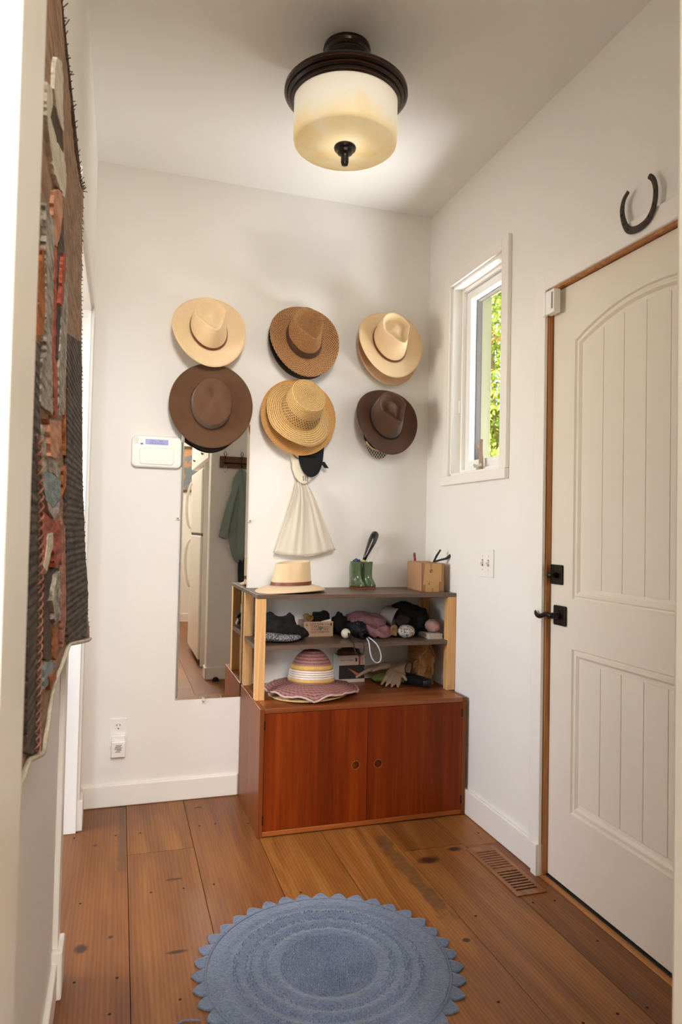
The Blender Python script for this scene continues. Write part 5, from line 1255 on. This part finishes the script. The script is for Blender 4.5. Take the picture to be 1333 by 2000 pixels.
piece('grey_patch', W_GR, Bq(96,420, 132,440, 138,560, 164,590, 184,600, 186,680, 150,640, 100,650), .005)
piece('teal_patch', W_TE, Bq(100,655, 148,642, 185,685, 185,752, 150,802, 116,765), .009)
piece('lilac_patch', wool('lilac_wool', (150, 138, 140), (196, 184, 182)), Bq(120,775, 150,808, 182,770, 176,825, 155,852, 132,820), .008)
piece('red_patch', W_RD, Bq(105,820, 130,850, 158,868, 186,862, 190,1000, 176,1075, 158,1080, 154,985, 152,915, 126,925, 120,1000, 106,1060), .009)
piece('cream_patch', W_CR, Bq(127,926, 151,916, 150,985, 122,1098, 110,1080, 121,1000), .010)
piece('umber_panel', W_DB, Bq(108,1130, 155,1085, 180,1078, 164,1200, 150,1330, 146,1500, 106,1500), .006)
piece('grey_tuft', W_GR, Bq(166,1112, 184,1094, 185,1322, 162,1332, 150,1240), .013)
piece('ochre_patch', W_OR, Bq(146,1342, 180,1362, 166,1500, 150,1488), .008)
piece('salmon_band', W_PK, Bq(190,850, 206,900, 212,1300, 196,1448, 188,1300), .006)
piece('bottom_patch', W_TE, Bq(108,1512, 144,1505, 160,1540, 140,1600, 110,1640), .006); piece('bottom_patch', W_OR, Bq(130,1580, 160,1545, 166,1590, 140,1640), .008)
piece('dark_border', W_DK, Bq(72,40, 92,60, 88,300, 96,600, 100,1000, 92,1400, 92,1840, 84,1935, 30,1930, 34,1400, 52,900, 66,400), .006)
ch_ = MB()
for ph in (0, PI):
    pts_ = []
    for i in range(420):
        py = 850+i*620/419; px = interp(py, [850, 1000, 1200, 1470], [76, 80, 78, 73]); c = tp_on(px, py, .009)
        pts_.append(c+V(.0034*math.cos(c.z*2*PI/.024+ph), .008*math.sin(c.z*2*PI/.024+ph), 0))
    ch_.tube(pts_, .0013, 5)
o = ch_.build('chain_stitch', W_PK, tpz, smooth=True); o['kind'] = 'stuff'
fg = MB(); rr = random.Random(2)
for y in np.linspace(YR, YLF, 120):
    z = ztop(y); p = V(tx(z, y), y, z); fg.tube([p, p+V(rr.uniform(.002, .01), rr.uniform(-.01, .01), rr.uniform(.002, .014))], .0009, 4)
for z in np.linspace(ztop(YR), zbot(YR), 110):
    p = V(tx(z), YR, z); fg.tube([p, p+V(rr.uniform(-.001, .003), rr.uniform(.003, .012), rr.uniform(-.004, .004))], .0011, 4)
o = fg.build('loose_yarn', W_DB, tpz); o['kind'] = 'stuff'
MB().tube([V(tx(zbot(y), y)+.002, y, zbot(y)) for y in np.linspace(YR+.004, YLF, 90)], .0045, 6).build('selvedge', W_CR, tpz, smooth=True)
MB().cyl((-1.545, YR-.02, 2.03), (-1.545, YLF, 2.05), .008).build('hanging_rod', W_DB, tpz)

# ------------------------------------------------------------------ coat rack wall (seen in the mirror)
rk = thing('coat_rack', (-.40, YF+.012, 1.648), 'dark wooden coat rack with wire hooks', 'coat rack')
B('board', wood('rack_wood', (58, 34, 18), (92, 56, 30), (116, 76, 42), 'x', .6, 30, 2), rk, -.690, -.10, YF+.0005, YF+.020, 1.650, 1.742, bevel=.002)
M_WIRE = pbr('hook_wire', (60, 52, 46), .5, .7)
for hx in (-.650, -.520, -.39, -.26):
    MB().tube([(hx, YF+.022, 1.665), (hx, YF+.024, 1.73), (hx-.010, YF+.030, 1.765), (hx, YF+.034, 1.780), (hx+.010, YF+.030, 1.765), (hx, YF+.024, 1.73)], .0026, 6).build('hook', M_WIRE, rk, smooth=True)
    MB().tube([(hx, YF+.022, 1.672), (hx, YF+.036, 1.655), (hx, YF+.052, 1.654), (hx, YF+.058, 1.668)], .003, 6).build('hook_prong', M_WIRE, rk, smooth=True)
MB().tube([(-.66, YF+.024, 1.690), (-.4, YF+.024, 1.688), (-.12, YF+.024, 1.690)], .005, 8).build('hook_bar', M_WIRE, rk, smooth=True)
kr = MB().tube([V(-.652+.009*math.cos(a), YF+.056, 1.640+.028*math.sin(a)) for a in np.linspace(0, 2*PI, 21)[:-1]], .0022, 6, closed=True).build('carabiner', pbr('bright_steel', (190, 186, 178), .25, .9), smooth=True); tag(kr, 'steel carabiner ring on the coat rack hook', 'carabiner')
def sleeve(parent, pts, rad, mat):
    return MB().tube(pts, rad, 16, flat=.55).build('sleeve', mat, parent, smooth=True, subsurf=1)
def garment(name, label, cat, levels, mat, k=7, seed=0, amp=.16):
    rows = []
    for z, cx, wx, dy in levels:
        rows.append([(cx+wx*math.cos(a)*(1+amp*math.sin(k*a+z*6+seed)), YF+.006+max(.0, dy+dy*math.sin(a)*(1+amp*1.4*math.sin(k*a+seed+z*9))), z+.012*math.sin(3*a+seed)*(1 if z < levels[0][0] else .2)) for a in np.linspace(0, 2*PI, 61)[:-1]])
    o = MB().surf(rows, True, True, True).build(name, mat, smooth=True, subsurf=1); return tag(o, label, cat)
M_TEAL = pbr('sage_teal_cotton', (132, 148, 142), .9, var=.08, vs=14, bump=.15, bs=90)
hsh = garment('hanging_shirt', 'sage green shirt hanging from the coat rack', 'shirt', [(1.655, -.520, .014, .012), (1.62, -.52, .030, .020), (1.55, -.525, .065, .036), (1.42, -.505, .075, .034), (1.28, -.50, .085, .036), (1.17, -.50, .090, .040), (1.08, -.50, .088, .042), (1.00, -.495, .075, .04), (.95, -.505, .055, .035), (.905, -.495, .03, .02)], M_TEAL, 6, 1, .30)
sleeve(hsh, [(-.535, YF+.050, 1.585), (-.585, YF+.055, 1.45), (-.630, YF+.058, 1.27), (-.655, YF+.058, 1.12), (-.662, YF+.058, 1.095)], [.020, .030, .036, .042, .043], M_TEAL)
garment('hanging_jeans', 'dark navy jeans hanging behind the sage shirt', 'jeans', [(1.60, -.39, .02, .012), (1.4, -.42, .06, .025), (1.05, -.46, .07, .03), (.85, -.475, .06, .03), (.55, -.47, .055, .028)], pbr('navy_denim', (40, 44, 58), .9, var=.1, vs=20), 5, 3)
garment('hanging_coat', 'grey coat hanging on the far coat rack hook', 'coat', [(1.64, -.26, .02, .014), (1.5, -.26, .09, .04), (1.1, -.25, .12, .055), (.7, -.25, .13, .06), (.62, -.25, .125, .055)], pbr('grey_coat', (96, 92, 88), .9), 6, 5)
dsp = on(0, 0, 'z', 1) and V(-.688, -2.31, 0)
ds = thing('door_stop', dsp, 'small black domed floor door stop', 'door stop')
MB().lathe([(.026, .0003), (.0265, .006), (.024, .016), (.017, .026), (.007, .031), (.0001, .032)], dsp, n=24).build('dome', M_BLACK, ds, smooth=True)
MB().lathe([(.0285, .0002), (.0285, .005), (.026, .007)], dsp, n=24).build('base_ring', pbr('stop_base', (60, 56, 52), .5, .5), ds)

# ------------------------------------------------------------------ kitchen seen in the mirror
M_FRIDGE = pbr('fridge_enamel', (232, 228, 220), .3, bump=.05, bs=300)
fy0, fy1 = -3.82, -2.92; fxf = -.765
fr_ = thing('refrigerator', (-.40, (fy0+fy1)/2, 0), 'white two-door refrigerator in the kitchen', 'refrigerator')
B('body', M_FRIDGE, fr_, fxf+.07, -.02, fy0+.005, fy1-.005, .04, 1.685, bevel=.006)
d_ = B('fridge_door', M_FRIDGE, fr_, fxf, fxf+.062, fy0, fy1, .05, 1.108, bevel=.012, bseg=3)
d2 = B('freezer_door', M_FRIDGE, fr_, fxf, fxf+.062, fy0, fy1, 1.128, 1.69, bevel=.012, bseg=3)
B('gap_gasket', pbr('gasket_grey', (90, 86, 80), .7), fr_, fxf+.012, fxf+.06, fy0+.004, fy1-.004, 1.106, 1.130)
hy = fy0+.09
for par, pts_ in ((d_, [(0, .60), (-.030, .66), (-.050, .80), (-.050, .92), (-.034, 1.03), (0, 1.075)]), (d2, [(0, 1.165), (-.034, 1.20), (-.050, 1.32), (-.050, 1.44), (-.030, 1.56), (0, 1.62)])):
    MB().tube([(fxf+dx, hy, z) for dx, z in pts_], [.016, .015, .014, .014, .015, .016], 10, flat=.7).build('handle', M_FRIDGE, par, smooth=True, subsurf=1)
for z in (1.117, .045): B('hinge', pbr('hinge_grey', (110, 104, 96), .4, .5), fr_, fxf+.005, fxf+.05, fy1-.012, fy1+.004, z-.010, z+.010)
B('toe_grille', M_BLACK, fr_, fxf+.06, -.04, fy0+.02, fy1-.02, .002, .05)
uc = thing('upper_cabinet', (-.38, (fy0+fy1)/2, 1.73), 'white cabinet hung above the refrigerator', 'cabinet')
B('cabinet_body', M_TRIM, uc, fxf+.022, -.0, fy0-.01, YK-.005, 1.735, H-.002)
for a, b_ in ((fy0-.008, (fy0+YK)/2-.002), ((fy0+YK)/2+.002, YK-.007)):
    dd_ = B('cabinet_door', M_TRIM, uc, fxf, fxf+.021, a, b_, 1.74, H-.03, bevel=.003)
    yk = (a+b_)/2
    MB().tube([(fxf-.006, yk-.04, 1.80), (fxf-.018, yk-.02, 1.806), (fxf-.008, yk-.006, 1.796), (fxf-.020, yk, 1.812), (fxf-.008, yk+.006, 1.796), (fxf-.018, yk+.02, 1.806), (fxf-.006, yk+.04, 1.80)], .004, 6).build('handle', M_IRON, dd_, smooth=True)
B('end_panel', M_TRIM, uc, fxf+.02, 0, fy1+.015, fy1+.035, .001, 1.735)
lb = thing('lower_cabinet', (-.4, -4.35, 0), 'wood fronted kitchen base cabinet past the refrigerator', 'cabinet')
B('cabinet_body', M_TEAKX, lb, -.62, -.02, -4.75, fy0-.02, .001, .88); B('worktop', pbr('worktop_grey', (150, 140, 128), .4), lb, -.65, -.02, -4.75, fy0-.02, .881, .915, bevel=.003)
B('drawer_front', M_TEAKX, lb, -.64, -.621, -4.73, fy0-.04, .70, .86, bevel=.002); B('cabinet_door', M_TEAKX, lb, -.64, -.621, -4.73, fy0-.04, .09, .68, bevel=.002)
pf = thing('framed_picture', (-.66, KY+.01, 1.75), 'framed picture on the far kitchen wall', 'picture')
M_PF = wood('picture_frame', (56, 36, 22), (88, 58, 36), (110, 78, 50), 'z', .5, 40, 3)
ring_frame_y = MB(); px0, px1, pz0, pz1 = -.95, -.42, 1.62, 2.20
ring_frame_y.box(px0, px0+.03, KY, KY+.025, pz0, pz1); ring_frame_y.box(px1-.03, px1, KY, KY+.025, pz0, pz1); ring_frame_y.box(px0+.03, px1-.03, KY, KY+.025, pz0, pz0+.03); ring_frame_y.box(px0+.03, px1-.03, KY, KY+.025, pz1-.03, pz1)
ring_frame_y.build('frame', M_PF, pf); B('print', spotmat('soft_print', (120, 132, 140), (196, 150, 110), 7, .5), pf, px0+.03, px1-.03, KY+.002, KY+.012, pz0+.03, pz1-.03)
structure(MB().box(KX0, KX1, KY, KY+.014, 0, .093).build('baseboard_kitchen', M_TRIM), 'white baseboard along the far kitchen wall', 'baseboard')

# ------------------------------------------------------------------ garden outside the window
gm = pbr('garden_soil', (150, 140, 104), .9, var=.15, vs=2)
structure(MB().box(.15, 14, -8, 14, -.5, -.35).build('ground', gm), 'garden ground outside the entry window', 'ground')
def leafmat(name, c1, c2):
    t = NT(name); n = t.noise(t.coord('World'), 3.0, 2); n2 = t.noise(t.coord('World'), 40, 1); f_ = t.math('ADD', t.math('MULTIPLY', n, .5), t.math('MULTIPLY', n2, .5))
    c = t.ramp(f_, [(.38, lin(c1)), (.62, lin(c2))]); t.l(c, t.b.inputs['Base Color']); t.set(Roughness=.45)
    tl = t.n('BsdfTranslucent'); t.l(c, tl.inputs[0]); mx = t.n('MixShader'); mx.inputs[0].default_value = .4
    t.l(t.b.outputs[0], mx.inputs[1]); t.l(tl.outputs[0], mx.inputs[2]); t.l(mx.outputs[0], t.o.inputs['Surface']); return t.m
def shrub(name, label, c, rad, nleaf, nflow, seed, lm):
    c = Vector(c); rn = random.Random(seed)
    root = thing(name, (c.x, c.y, -.35), label, 'shrub', 'flowering shrubs outside the window')
    lf = MB(); fw = MB(); st = MB()
    def pt(shell):
        while True:
            d = Vector((rn.gauss(0, 1), rn.gauss(0, 1), rn.gauss(0, 1)))
            if d.length > .1: break
        d.normalize(); k = rn.uniform(shell, 1.0)*(1+.22*fbm(d, 2.2, seed)); return c+V(d.x*rad[0]*k, d.y*rad[1]*k, d.z*rad[2]*k), d
    for i in range(nleaf):
        p, d = pt(.5); s_ = rn.uniform(.045, .085); ax = (d+V(rn.uniform(-1, 1), rn.uniform(-1, 1), rn.uniform(-.9, .5))).normalized(); sd = ax.cross(V(rn.uniform(-1, 1), rn.uniform(-1, 1), rn.uniform(-.2, 1))).normalized()
        nn = ax.cross(sd); lf.add([p, p+ax*s_*.5+sd*s_*.32+nn*s_*.08, p+ax*s_*1.15, p+ax*s_*.5-sd*s_*.32+nn*s_*.08], [(0, 1, 2), (0, 2, 3)])
    for i in range(nflow):
        p, d = pt(.93)
        for j in range(7):
            q = p+V(rn.uniform(-.035, .035), rn.uniform(-.035, .035), rn.uniform(-.03, .03)); s_ = rn.uniform(.022, .040)
            ax = V(rn.uniform(-1, 1), rn.uniform(-1, 1), rn.uniform(-1, 1)).normalized(); sd = ax.orthogonal().normalized()
            fw.add([q, q+ax*s_+sd*s_*.6, q+ax*s_*1.2, q+ax*s_-sd*s_*.6], [(0, 1, 2), (0, 2, 3)])
    for i in range(9):
        e, d = pt(.8); b_ = V(c.x+rn.uniform(-.2, .2), c.y+rn.uniform(-.2, .2), -.34); mid = b_.lerp(e, .55)+V(rn.uniform(-.15, .15), rn.uniform(-.15, .15), .1)
        st.tube([b_, mid, e], [.03, .02, .008], 7)
    o = lf.build('foliage', lm, root); o['kind'] = 'stuff'
    o = fw.build('blossoms', pbr('orange_blossom', (255, 128, 72), .6), root); o['kind'] = 'stuff'
    st.build('branches', pbr('shrub_bark', (150, 122, 98), .9), root)
LM1 = leafmat('leaf_bright', (112, 140, 34), (206, 212, 84)); LM2 = leafmat('leaf_fresh', (124, 152, 46), (220, 224, 110))
shrub('trumpet_shrub', 'tall shrub with orange blossoms, highest outside the window', (2.0, 3.0, 2.9), (1.0, 1.2, 1.5), 16000, 170, 1, LM1)
shrub('trumpet_shrub', 'lower bright green shrub with long leaves outside the window', (1.35, 1.9, 1.15), (.62, .7, .75), 6000, 20, 2, LM2)
shrub('trumpet_shrub', 'shrub with orange blossoms beyond the tall one', (4.3, 6.6, 2.7), (1.9, 2.0, 3.0), 15000, 90, 3, LM1)
